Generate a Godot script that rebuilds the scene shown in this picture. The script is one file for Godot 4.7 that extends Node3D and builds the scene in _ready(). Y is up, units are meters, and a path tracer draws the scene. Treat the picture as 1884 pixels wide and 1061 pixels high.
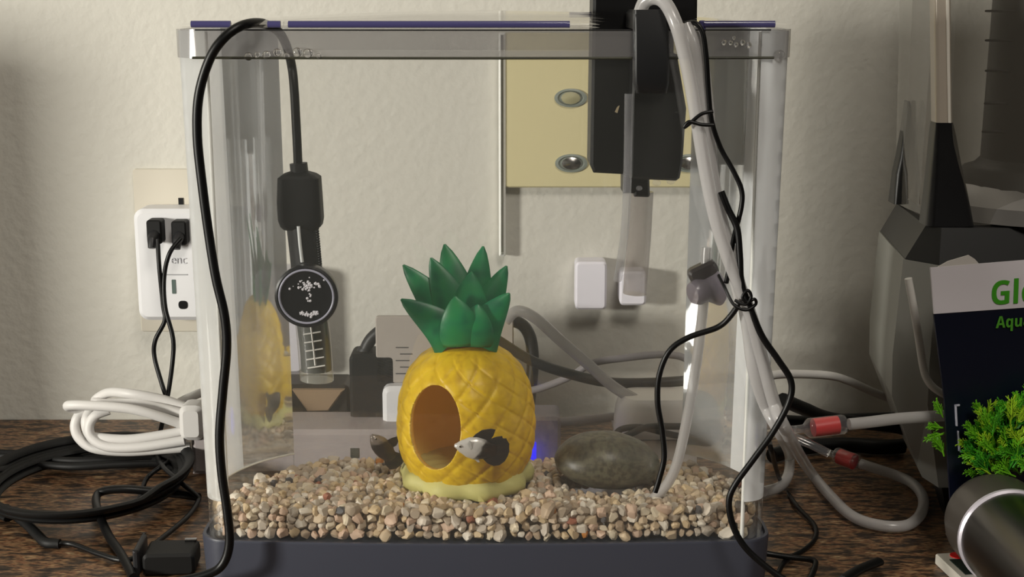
extends Node3D
# A small bow-front aquarium with a pineapple ornament on a kitchen counter, cables all round, a blender and a plant card to the right.

const EYE := Vector3(0.0, 0.31, 0.69)
const TILT := 11.9            # camera pitch, degrees down
const FOCAL := 2571.0         # focal length in pixels of the 1884 x 1061 frame
const WALL_Z := -0.31         # face of the back wall
const TANK_X := -0.014        # middle of the tank
const TANK_A := 0.148         # half its width
const TANK_D := 0.09          # its depth
const TANK_R := 0.07          # radius of its rear corners
const GRAVEL_Y := 0.0445

var M := {}
var rng := RandomNumberGenerator.new()

# ------------------------------------------------------------------ mesh helper
class MB:
	var v := PackedVector3Array()
	var t := PackedInt32Array()
	var c := PackedColorArray()
	func add(p: Vector3, col := Color.WHITE) -> int:
		v.append(p)
		c.append(col)
		return v.size() - 1
	func tri(a: int, b: int, d: int) -> void:
		t.append(a); t.append(b); t.append(d)
	func quad(a: int, b: int, d: int, e: int) -> void:
		tri(a, b, d); tri(a, d, e)
	func rows(r: Array, closed: bool, cap0 := false, cap1 := false, cols: Array = []) -> void:
		var at := v.size()
		var n: int = r[0].size()
		for k in r.size():
			for i in n:
				add(r[k][i], cols[k][i] if cols.size() else Color.WHITE)
		for k in r.size() - 1:
			for i in (n if closed else n - 1):
				var j := (i + 1) % n
				quad(at + k * n + i, at + k * n + j, at + (k + 1) * n + j, at + (k + 1) * n + i)
		if cap0:
			fan(r[0], true, cols[0][0] if cols.size() else Color.WHITE)
		if cap1:
			fan(r[r.size() - 1], false, cols[r.size() - 1][0] if cols.size() else Color.WHITE)
	func fan(ring, flip: bool, col := Color.WHITE) -> void:
		var m := Vector3.ZERO
		for p in ring:
			m += p
		var o := add(m / ring.size(), col)
		var first := v.size()
		for p in ring:
			add(p, col)
		for i in ring.size():
			var j: int = (i + 1) % ring.size()
			if flip:
				tri(o, first + j, first + i)
			else:
				tri(o, first + i, first + j)
	func prism(poly: PackedVector2Array, z0: float, z1: float, bev := 0.0) -> void:
		var p := poly.duplicate()
		if Geometry2D.is_polygon_clockwise(p):
			p.reverse()
		var inn := p
		if bev > 0.0:
			inn = PackedVector2Array()
			for i in p.size():
				var a := (p[i] - p[(i + p.size() - 1) % p.size()]).normalized()
				var b := (p[(i + 1) % p.size()] - p[i]).normalized()
				var nn := (Vector2(-a.y, a.x) + Vector2(-b.y, b.x))
				nn = nn / maxf(0.3, nn.length_squared()) * 2.0
				inn.append(p[i] + nn * bev)
		var mk := func(q, z):
			var o := PackedVector3Array()
			for w in q:
				o.append(Vector3(w.x, w.y, z))
			return o
		var rr := [mk.call(p, z0 + bev), mk.call(p, z1 - bev)]
		if bev > 0.0:
			rr.push_front(mk.call(inn, z0)); rr.push_back(mk.call(inn, z1))
		rows(rr, true)
		var ix := Geometry2D.triangulate_polygon(inn)
		for z in [z0, z1]:
			var at := v.size()
			for w in inn:
				add(Vector3(w.x, w.y, z))
			for k in range(0, ix.size(), 3):
				var a := inn[ix[k]]; var b := inn[ix[k + 1]]; var d := inn[ix[k + 2]]
				var ccw := (b - a).cross(d - a) > 0.0
				if ccw == (z == z1):
					tri(at + ix[k], at + ix[k + 1], at + ix[k + 2])
				else:
					tri(at + ix[k], at + ix[k + 2], at + ix[k + 1])
	func tube(path: PackedVector3Array, r0: float, n := 10, flat := 1.0, r1 := -1.0, up := Vector3.UP) -> void:
		var k := path.size()
		var rr := []
		var d := (path[1] - path[0]).normalized()
		var s := d.cross(up)
		if s.length() < 0.1:
			s = d.cross(Vector3.RIGHT)
		s = s.normalized()
		for i in k:
			var e := (path[mini(i + 1, k - 1)] - path[maxi(i - 1, 0)]).normalized()
			s = (s - e * s.dot(e)).normalized()
			var w := e.cross(s)
			var r := r0 if r1 < 0.0 else lerpf(r0, r1, float(i) / (k - 1))
			var ring := PackedVector3Array()
			for j in n:
				var a := TAU * j / n
				ring.append(path[i] + s * cos(a) * r * flat + w * sin(a) * r)
			rr.append(ring)
		rows(rr, true, true, true)
	func lathe(prof: Array, n := 24, at := Vector3.ZERO) -> void:
		var rr := []
		for q in prof:
			var ring := PackedVector3Array()
			for j in n:
				var a := TAU * j / n
				ring.append(at + Vector3(cos(a) * q[0], q[1], sin(a) * q[0]))
			rr.append(ring)
		rows(rr, true, true, true)
	func box(lo: Vector3, hi: Vector3, bev := 0.001, r := 0.0, seg := 3) -> void:
		var w := hi - lo
		prism(MB.rr(lo.x, lo.y, w.x, w.y, r, seg), lo.z, hi.z, bev)
	static func rr(x: float, y: float, w: float, h: float, r: float, seg := 4) -> PackedVector2Array:
		var o := PackedVector2Array()
		if r <= 0.0:
			return PackedVector2Array([Vector2(x, y), Vector2(x + w, y), Vector2(x + w, y + h), Vector2(x, y + h)])
		for q in [[x + w - r, y + r, -PI / 2], [x + w - r, y + h - r, 0.0], [x + r, y + h - r, PI / 2], [x + r, y + r, PI]]:
			for k in seg + 1:
				var a: float = q[2] + PI / 2 * k / seg
				o.append(Vector2(q[0] + cos(a) * r, q[1] + sin(a) * r))
		return o
	func move(x: Transform3D, from := 0) -> void:
		for i in range(from, v.size()):
			v[i] = x * v[i]
	# crease: faces that meet under that many degrees share a normal
	func mesh(crease := 40.0, colored := false, keep_winding := false) -> ArrayMesh:
		var vol := 0.0
		var m := Vector3.ZERO
		for p in v:
			m += p
		m /= maxf(1.0, v.size())
		var fn := PackedVector3Array()
		for k in range(0, t.size(), 3):
			var a := v[t[k]] - m; var b := v[t[k + 1]] - m; var d := v[t[k + 2]] - m
			vol += a.dot(b.cross(d))
			fn.append((b - a).cross(d - a))
		var s := 1.0
		if vol < 0.0 and not keep_winding:
			s = -1.0
		var at := {}
		for k in range(0, t.size(), 3):
			for j in 3:
				var key := Vector3i((v[t[k + j]] * 100000.0).round())
				if not at.has(key):
					at[key] = PackedInt32Array()
				at[key].append(k / 3)
		var un := PackedVector3Array()
		for f in fn:
			un.append(f.normalized())
		var cc := cos(deg_to_rad(crease))
		var pv := PackedVector3Array(); var pn := PackedVector3Array(); var pc := PackedColorArray()
		for k in range(0, t.size(), 3):
			for j in ([0, 2, 1] if s > 0.0 else [0, 1, 2]):
				var i := t[k + j]
				var key := Vector3i((v[i] * 100000.0).round())
				var nn := Vector3.ZERO
				var me := un[k / 3]
				for f in at[key]:
					if un[f].dot(me) >= cc:
						nn += fn[f]
				if nn.length_squared() < 1e-30:
					nn = me if me.length() > 0.5 else Vector3.UP
				pv.append(v[i]); pn.append(nn.normalized() * s); pc.append(c[i])
		var arr := []
		arr.resize(Mesh.ARRAY_MAX)
		arr[Mesh.ARRAY_VERTEX] = pv
		arr[Mesh.ARRAY_NORMAL] = pn
		if colored:
			arr[Mesh.ARRAY_COLOR] = pc
		var am := ArrayMesh.new()
		am.add_surface_from_arrays(Mesh.PRIMITIVE_TRIANGLES, arr)
		return am

# ------------------------------------------------------------------ scene helpers
func numbered(called: String) -> String:
	if not has_node(called):
		return called
	var k := 1
	while has_node("%s_%03d" % [called, k]):
		k += 1
	return "%s_%03d" % [called, k]

func tag(o: Node, label: String, category: String, group := "") -> Node:
	o.set_meta("label", label)
	o.set_meta("category", category)
	if group:
		o.set_meta("group", group)
	return o

func thing(called: String, label: String, category: String, at := Vector3.ZERO, group := "") -> Node3D:
	var o := Node3D.new()
	o.name = numbered(called)
	add_child(o)
	o.position = at
	tag(o, label, category, group)
	return o

func part(called: String, mesh: Mesh, m: Material, parent: Node3D, label := "") -> MeshInstance3D:
	var o := MeshInstance3D.new()
	o.name = called
	o.mesh = mesh
	o.material_override = m
	parent.add_child(o, true)
	if label:
		o.set_meta("label", label)
	return o

func solo(called: String, mesh: Mesh, m: Material, label: String, category: String, group := "", at := Vector3.ZERO) -> MeshInstance3D:
	var o := MeshInstance3D.new()
	o.name = numbered(called)
	o.mesh = mesh
	o.material_override = m
	add_child(o)
	o.position = at
	tag(o, label, category, group)
	return o

func struct(called: String, mesh: Mesh, m: Material, label: String) -> MeshInstance3D:
	var o := solo(called, mesh, m, label, called.split("_")[0])
	o.set_meta("kind", "structure")
	return o

func mat(c: Color, rough := 0.5, metal := 0.0, spec := 0.5) -> StandardMaterial3D:
	var m := StandardMaterial3D.new()
	m.albedo_color = c
	m.roughness = rough
	m.metallic = metal
	m.metallic_specular = spec
	return m

func pane(c: Color, alpha: float, rough := 0.0, metal := 0.0) -> StandardMaterial3D:
	var m := mat(Color(c.r, c.g, c.b, alpha), rough, metal)
	m.transparency = BaseMaterial3D.TRANSPARENCY_ALPHA
	return m

func noise_tex(freq: float, seed_: int, size := 512, ramp: Gradient = null, oct := 4, kind := FastNoiseLite.TYPE_SIMPLEX_SMOOTH) -> NoiseTexture2D:
	var n := FastNoiseLite.new()
	n.noise_type = kind
	n.frequency = freq
	n.seed = seed_
	n.fractal_octaves = oct
	var t := NoiseTexture2D.new()
	t.width = size; t.height = size
	t.seamless = true
	t.noise = n
	if ramp:
		t.color_ramp = ramp
	return t

func ramp(stops: Array) -> Gradient:
	var g := Gradient.new()
	var o := PackedFloat32Array(); var cs := PackedColorArray()
	for s in stops:
		o.append(s[0]); cs.append(s[1])
	g.offsets = o; g.colors = cs
	return g

# the line of sight through a pixel of the photograph
func ray(px: float, py: float) -> Vector3:
	var u := (px - 942.0) / FOCAL
	var w := (530.5 - py) / FOCAL
	var a := deg_to_rad(TILT)
	return Vector3(u, w * cos(a) - sin(a), -cos(a) - w * sin(a))

func W(px: float, py: float, z: float) -> Vector3:      # where it meets the upright plane at z
	var d := ray(px, py)
	return EYE + d * ((z - EYE.z) / d.z)

func G(px: float, py: float, y := 0.0) -> Vector3:      # where it meets the level plane at y
	var d := ray(px, py)
	return EYE + d * ((y - EYE.y) / d.y)

func on(px: float, py: float, o: Vector3, n: Vector3) -> Vector3:
	var d := ray(px, py)
	return EYE + d * ((o - EYE).dot(n) / d.dot(n))

func curve(p: PackedVector3Array, sub := 6, closed := false) -> PackedVector3Array:
	var o := PackedVector3Array()
	var n := p.size()
	for i in (n if closed else n - 1):
		var a := p[(i + n - 1) % n] if closed else p[maxi(i - 1, 0)]
		var d := p[(i + 2) % n] if closed else p[mini(i + 2, n - 1)]
		for k in sub:
			o.append(p[i].cubic_interpolate(p[(i + 1) % n], a, d, float(k) / sub))
	if not closed:
		o.append(p[n - 1])
	return o

func path(list: Array, sub := 6) -> PackedVector3Array:  # each: [px, py, z]
	var p := PackedVector3Array()
	for q in list:
		p.append(W(q[0], q[1], q[2]))
	return curve(p, sub)

func tube_mesh(p: PackedVector3Array, r: float, n := 10, flat := 1.0, up := Vector3.UP) -> ArrayMesh:
	var b := MB.new()
	b.tube(p, r, n, flat, -1.0, up)
	return b.mesh(60.0)

func text_mesh(s: String, height: float, depth := 0.0004, bold := true) -> TextMesh:
	var f := SystemFont.new()
	f.font_names = PackedStringArray(["Droid Sans"])
	f.font_weight = 700 if bold else 400
	var t := TextMesh.new()
	t.font = f
	t.text = s
	t.font_size = 64
	t.pixel_size = height / 64.0 * 1.0
	t.depth = depth
	t.horizontal_alignment = HORIZONTAL_ALIGNMENT_LEFT
	return t

# ------------------------------------------------------------------ tank plan
func bow(x: float) -> float:
	return 0.006 * (1.0 - pow(clampf((x - TANK_X) / TANK_A, -1.0, 1.0), 2.0))

# outline of the tank grown by off, from the front left corner anticlockwise seen from above: "front", "corner right", "side right", "back", "side left", "corner left"
func plan(off: float) -> Dictionary:
	var a := TANK_A + off
	var rf := 0.013 + off
	var R := TANK_R + off
	var front := PackedVector2Array()
	var x0 := a - rf
	for k in 25:
		var x := -x0 + 2.0 * x0 * k / 24
		front.append(Vector2(TANK_X + x, bow(TANK_X + x) + off))
	var zc := bow(TANK_X + x0) + off - rf
	var cr := PackedVector2Array()
	for k in 9:
		var q := PI / 2 * (1.0 - k / 8.0)
		cr.append(Vector2(TANK_X + x0 + cos(q) * rf, zc + sin(q) * rf))
	var arc := PackedVector2Array()
	for k in 25:
		var q := -PI / 2 * k / 24.0
		arc.append(Vector2(TANK_X + a - R + cos(q) * R, -(TANK_D - TANK_R) + sin(q) * R))
	var sr := PackedVector2Array([cr[8]])
	sr.append_array(arc.slice(0, 9))
	var er := arc.slice(8, 17)
	var back := arc.slice(16)
	for k in range(1, 8):
		back.append(Vector2(TANK_X + (a - R) * (1.0 - k / 4.0), -TANK_D - off))
	for k in range(24, 15, -1):
		back.append(Vector2(2.0 * TANK_X - arc[k].x, arc[k].y))
	var flip := func(p: PackedVector2Array) -> PackedVector2Array:
		var o := PackedVector2Array()
		for i in range(p.size() - 1, -1, -1):
			o.append(Vector2(2.0 * TANK_X - p[i].x, p[i].y))
		return o
	return {"front": front, "corner_right": cr, "side_right": sr, "elbow_right": er, "back": back, "elbow_left": flip.call(er), "side_left": flip.call(sr), "corner_left": flip.call(cr)}

func plan_all(off: float) -> PackedVector2Array:
	var d := plan(off)
	var o := PackedVector2Array()
	for k in ["front", "corner_right", "side_right", "elbow_right", "back", "elbow_left", "side_left", "corner_left"]:
		for p in d[k]:
			if o.size() == 0 or o[o.size() - 1].distance_to(p) > 1e-5:
				o.append(p)
	if o[0].distance_to(o[o.size() - 1]) < 1e-5:
		o.remove_at(o.size() - 1)
	return o

func ring(off: float, y: float) -> PackedVector3Array:
	var o := PackedVector3Array()
	for p in plan_all(off):
		o.append(Vector3(p.x, y, p.y))
	return o

func loft(levels: Array, cap0 := true, cap1 := true) -> MB:   # each [off, y]
	var b := MB.new()
	var rr := []
	for l in levels:
		rr.append(ring(l[0], l[1]))
	b.rows(rr, true, cap0, cap1)
	return b

func slope(y: float) -> float:   # the walls lean out a little towards the top
	return lerpf(-0.0012, 0.0026, (y - 0.03) / 0.26)

func slab(seg: String, o0: float, o1: float, y0: float, y1: float) -> MB:   # one wall of the tank, o0 outside, o1 inside
	var pa: PackedVector2Array = plan(o0 + slope(y0))[seg]
	var pb: PackedVector2Array = plan(o1 + slope(y0))[seg]
	var ta: PackedVector2Array = plan(o0 + slope(y1))[seg]
	var tb: PackedVector2Array = plan(o1 + slope(y1))[seg]
	var b := MB.new()
	var rr := []
	for i in pa.size():
		rr.append(PackedVector3Array([Vector3(pa[i].x, y0, pa[i].y), Vector3(ta[i].x, y1, ta[i].y), Vector3(tb[i].x, y1, tb[i].y), Vector3(pb[i].x, y0, pb[i].y)]))
	b.rows(rr, true, true, true)
	return b

# ------------------------------------------------------------------ build
func _ready() -> void:
	rng.seed = 7
	camera_and_light()
	materials()
	room()
	tank()
	lid()
	ornament()
	fishes()
	heater()
	pump()
	tubes()
	behind()
	left_side()
	right_cords()
	blender()
	card()
	flask()
	gravel()

func camera_and_light() -> void:
	var cam := Camera3D.new()
	cam.name = "camera"
	cam.position = EYE
	cam.rotation_degrees = Vector3(-TILT, 0, 0)
	cam.fov = rad_to_deg(2.0 * atan(530.5 / FOCAL))
	cam.near = 0.02
	cam.far = 20.0
	add_child(cam)
	cam.current = true
	var we := WorldEnvironment.new()
	we.name = "environment"
	var e := Environment.new()
	e.background_mode = Environment.BG_COLOR
	e.background_color = Color(0.02, 0.02, 0.02)
	e.tonemap_mode = Environment.TONE_MAPPER_LINEAR
	e.tonemap_exposure = 1.1
	e.sdfgi_enabled = true
	e.ssao_enabled = true
	e.ssil_enabled = true
	we.environment = e
	add_child(we)
	# the lamp that lights the counter from the left, at counter height
	area("lamp_key", Vector3(-1.15, 0.28, 0.62), Vector3(0.0, 0.12, -0.2), Vector2(0.16, 0.16), 1.7, Color(1.0, 0.985, 0.94), "round counter lamp glowing at the left, out of the frame")
	# unseen fill lamp added overhead to brighten the right side
	area("fill_lamp", Vector3(0.5, 2.0, 1.6), Vector3(0.1, 0.0, -0.1), Vector2(0.6, 0.6), 2.4, Color(1.0, 0.97, 0.92), "square flat fill lamp added overhead, out of the frame")

func area(called: String, at: Vector3, to: Vector3, size: Vector2, energy: float, c: Color, label: String) -> void:
	var t := thing(called, label, "lamp", at)
	t.look_at_from_position(at, to, Vector3.UP if absf((to - at).normalized().y) < 0.9 else Vector3.FORWARD)
	var b := MB.new()
	b.box(Vector3(-size.x / 2 - 0.01, -size.y / 2 - 0.01, 0.004), Vector3(size.x / 2 + 0.01, size.y / 2 + 0.01, 0.03), 0.003, 0.01)
	part("housing", b.mesh(), mat(Color(0.85, 0.85, 0.83), 0.5), t)
	b = MB.new()
	b.box(Vector3(-size.x / 2, -size.y / 2, 0.0), Vector3(size.x / 2, size.y / 2, 0.006), 0.001, 0.008)
	var g := mat(Color(0.9, 0.9, 0.88), 0.6)
	g.emission_enabled = true
	g.emission = c
	g.emission_energy_multiplier = 1.0
	part("glowing_panel", b.mesh(), g, t)
	var l := AreaLight3D.new()
	l.name = called + "_light"
	l.area_size = size
	l.light_energy = energy
	l.light_color = c
	l.area_range = 8.0
	l.shadow_enabled = true
	l.position = Vector3(0, 0, -0.004)
	t.add_child(l)

func materials() -> void:
	var wall := mat(Color(0.80, 0.79, 0.755), 0.75)
	wall.uv1_triplanar = true
	wall.uv1_world_triplanar = true
	wall.uv1_scale = Vector3(6, 6, 6)
	wall.heightmap_enabled = true
	wall.heightmap_texture = noise_tex(0.03, 3, 512, null, 4)
	wall.heightmap_scale = 0.045
	M.wall = wall
	var g := mat(Color.WHITE, 0.42)
	g.albedo_texture = noise_tex(0.02, 11, 1024, ramp([[0.0, Color(0.10, 0.085, 0.075)], [0.34, Color(0.26, 0.205, 0.16)], [0.46, Color(0.43, 0.335, 0.25)], [0.56, Color(0.52, 0.42, 0.31)], [0.66, Color(0.42, 0.28, 0.20)], [0.78, Color(0.58, 0.49, 0.37)], [1.0, Color(0.64, 0.57, 0.46)]]), 6)
	g.uv1_triplanar = true
	g.uv1_world_triplanar = true
	g.uv1_scale = Vector3(2.2, 6, 7.5)
	g.detail_enabled = true
	g.detail_albedo = noise_tex(0.06, 21, 512, ramp([[0.0, Color(0.35, 0.33, 0.32)], [0.42, Color(0.75, 0.72, 0.7)], [0.55, Color(1, 0.98, 0.95)], [1.0, Color(1, 0.97, 0.9)]]), 4)
	g.detail_blend_mode = BaseMaterial3D.BLEND_MODE_MUL
	g.detail_uv_layer = BaseMaterial3D.DETAIL_UV_2
	g.uv2_triplanar = true
	g.uv2_world_triplanar = true
	g.uv2_scale = Vector3(5, 12, 16)
	M.granite = g
	M.clear = pane(Color(0.93, 0.94, 0.93), 0.010)
	M.milky = pane(Color(0.93, 0.94, 0.94), 0.42)  # clear corner wall whitened to carry its bright refracted light
	M.milky.backlight_enabled = true
	M.milky.backlight = Color(0.9, 0.9, 0.9)
	M.milky.albedo_color.a = 0.3
	M.side = pane(Color(0.93, 0.94, 0.95), 0.62, 0.08)  # white put in for light refracted through the left end wall
	M.side.backlight_enabled = true
	M.side.backlight = Color(0.9, 0.9, 0.9)
	M.side_right = pane(Color(0.96, 0.97, 0.98), 0.92, 0.12)  # near white, painted for the bright refracted strip at the right end
	M.corner_glow_right = pane(Color(0.95, 0.96, 0.97), 0.6)  # right corner painted whiter for the same refracted brightness
	M.mirror_right = pane(Color(0.95, 0.96, 0.97), 0.25, 0.03, 0.62)  # both mirror panes silvered and whitened in place of total internal reflection
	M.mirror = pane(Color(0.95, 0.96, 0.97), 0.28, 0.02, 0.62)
	M.water = pane(Color(0.78, 0.79, 0.72), 0.010)
	M.skirt = pane(Color(0.55, 0.54, 0.54), 0.26, 0.12)
	M.cover = pane(Color(0.75, 0.73, 0.70), 0.14)
	M.purple = mat(Color(0.27, 0.26, 0.42), 0.2)
	M.black = mat(Color(0.022, 0.022, 0.025), 0.42, 0.0, 0.4)
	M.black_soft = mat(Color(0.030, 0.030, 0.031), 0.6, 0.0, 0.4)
	M.base = mat(Color(0.235, 0.245, 0.29), 0.42)
	M.rubber = mat(Color(0.10, 0.10, 0.11), 0.5)
	M.white = mat(Color(0.86, 0.86, 0.87), 0.4)
	M.white_soft = mat(Color(0.80, 0.79, 0.78), 0.5)
	M.grey_plastic = mat(Color(0.55, 0.53, 0.54), 0.5)
	M.silicone = pane(Color(0.76, 0.75, 0.75), 0.60, 0.25)
	M.silicone.backlight_enabled = true
	M.silicone.backlight = Color(0.5, 0.5, 0.5)
	M.clear_plastic = pane(Color(0.9, 0.9, 0.92), 0.06)
	M.red = mat(Color(0.78, 0.10, 0.09), 0.35)
	M.red.emission_enabled = false
	M.steel = mat(Color(0.62, 0.61, 0.60), 0.22, 1.0)
	M.steel_dark = mat(Color(0.36, 0.35, 0.34), 0.28, 1.0)

func room() -> void:
	var b := MB.new()
	b.box(Vector3(-1.6, -0.9, WALL_Z - 0.1), Vector3(1.6, 2.4, WALL_Z), 0.0)
	struct("wall_back", b.mesh(), M.wall, "cream painted kitchen wall behind the aquarium")
	var spec := [["wall_left", Vector3(-1.7, -0.9, WALL_Z), Vector3(-1.6, 2.4, 2.7)], ["wall_right", Vector3(1.6, -0.9, WALL_Z), Vector3(1.7, 2.4, 2.7)], ["wall_front", Vector3(-1.7, -0.9, 2.7), Vector3(1.7, 2.4, 2.8)]]
	var plain := mat(Color(0.24, 0.225, 0.205), 0.8)
	for s in spec:
		b = MB.new()
		b.box(s[1], s[2], 0.0)
		struct(s[0], b.mesh(), plain, "plain beige kitchen wall, " + s[0].split("_")[1] + " of the camera and out of sight")
	b = MB.new()
	b.box(Vector3(-1.7, 2.3, WALL_Z - 0.1), Vector3(1.7, 2.4, 2.8), 0.0)
	struct("ceiling", b.mesh(), mat(Color(0.8, 0.79, 0.77), 0.9), "plain white kitchen ceiling out of sight")
	b = MB.new()
	b.box(Vector3(-1.7, -0.95, WALL_Z - 0.1), Vector3(1.7, -0.9, 2.8), 0.0)
	struct("floor", b.mesh(), mat(Color(0.36, 0.28, 0.21), 0.6), "brown kitchen floor out of sight below the counter")
	b = MB.new()
	b.box(Vector3(-1.3, -0.035, WALL_Z), Vector3(1.3, 0.0, 0.30), 0.002)
	solo("countertop", b.mesh(), M.granite, "brown streaked stone countertop under the aquarium and all the cables", "countertop")
	# unseen box added beyond the left edge of the frame, to shade the left end of the wall
	var t := thing("shade_box", "unseen dark box added beyond the left edge to shade the wall", "shade box", Vector3(-0.692, 0, -0.10))
	b = MB.new()
	b.box(Vector3(-0.11, 0.0, -0.10), Vector3(0.11, 0.288, 0.10), 0.004, 0.02)
	part("body", b.mesh(), mat(Color(0.12, 0.11, 0.10), 0.4), t)
	b = MB.new()
	b.box(Vector3(-0.05, 0.20, 0.10), Vector3(0.05, 0.215, 0.118), 0.002, 0.004)
	part("handle", b.mesh(), M.steel, t)

func tank() -> void:
	var t := thing("fish_tank", "clear plastic bow-front fish tank on a low dark grey base", "fish tank", Vector3.ZERO)
	part("base", loft([[-0.02, 0.0], [-0.001, 0.0], [0.0012, 0.003], [0.0026, 0.0295], [0.0022, 0.0308], [0.0006, 0.0308], [0.0004, 0.0285], [-0.003, 0.0285]]).mesh(50.0), M.base, t, "dark grey plastic base")
	part("front_pane", slab("front", 0.0, -0.0022, 0.0286, 0.2925).mesh(), M.clear, t)
	part("back_pane", slab("back", 0.0, -0.0022, 0.0286, 0.2925).mesh(), M.clear, t)
	for s in ["left", "right"]:
		var ends := [["side_pane", "side_", M.side if s == "left" else M.side_right], ["rear_corner_pane", "elbow_", M.mirror if s == "left" else M.mirror_right], ["corner_pane", "corner_", M.milky if s == "left" else M.corner_glow_right]]
		for q in ends:
			part(q[0], slab(q[1] + s, 0.0, -0.0022, 0.051, 0.2925).mesh(60.0), q[2], t, "upper part of the end wall, whitened in place of refracted light")
			part(q[0], slab(q[1] + s, 0.0, -0.0022, 0.0286, 0.051).mesh(60.0), M.clear, t, "clear foot of the end wall")
		var f: PackedVector2Array = plan(-0.0040).front
		var g: PackedVector2Array = plan(-0.0006).front
		var p := f[0] if s == "left" else f[f.size() - 1]
		var h := g[0] if s == "left" else g[g.size() - 1]
		part("corner_highlight", tube_mesh(PackedVector3Array([Vector3(p.x, 0.03, p.y), Vector3((p.x + h.x) / 2.0, 0.161, (p.y + h.y) / 2.0), Vector3(h.x, 0.292, h.y)]), 0.0011, 8), mat(Color(0.92, 0.92, 0.9), 0.3), t)  # white rod painted in for the highlight down the tank corner
	var lp := PackedVector3Array()
	for seg in ["elbow_left", "side_left", "corner_left"]:
		for q in plan(-0.0034)[seg]:
			if lp.size() == 0 or lp[lp.size() - 1].distance_to(Vector3(q.x, 0.0510, q.y)) > 1e-4:
				lp.append(Vector3(q.x, 0.0510, q.y))
	part("moulding_line", tube_mesh(lp, 0.0005, 6), mat(Color(0.92, 0.92, 0.9), 0.3), t, "thin white line low on the left end wall")
	# water: fills the tank up to just under the lid
	var w := solo("water", loft([[-0.0040, 0.029], [-0.0004, 0.2785], [-0.001, 0.2795]]).mesh(50.0), M.water, "slightly cloudy water filling the tank up to the lid", "water")
	w.set_meta("kind", "stuff")

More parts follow.
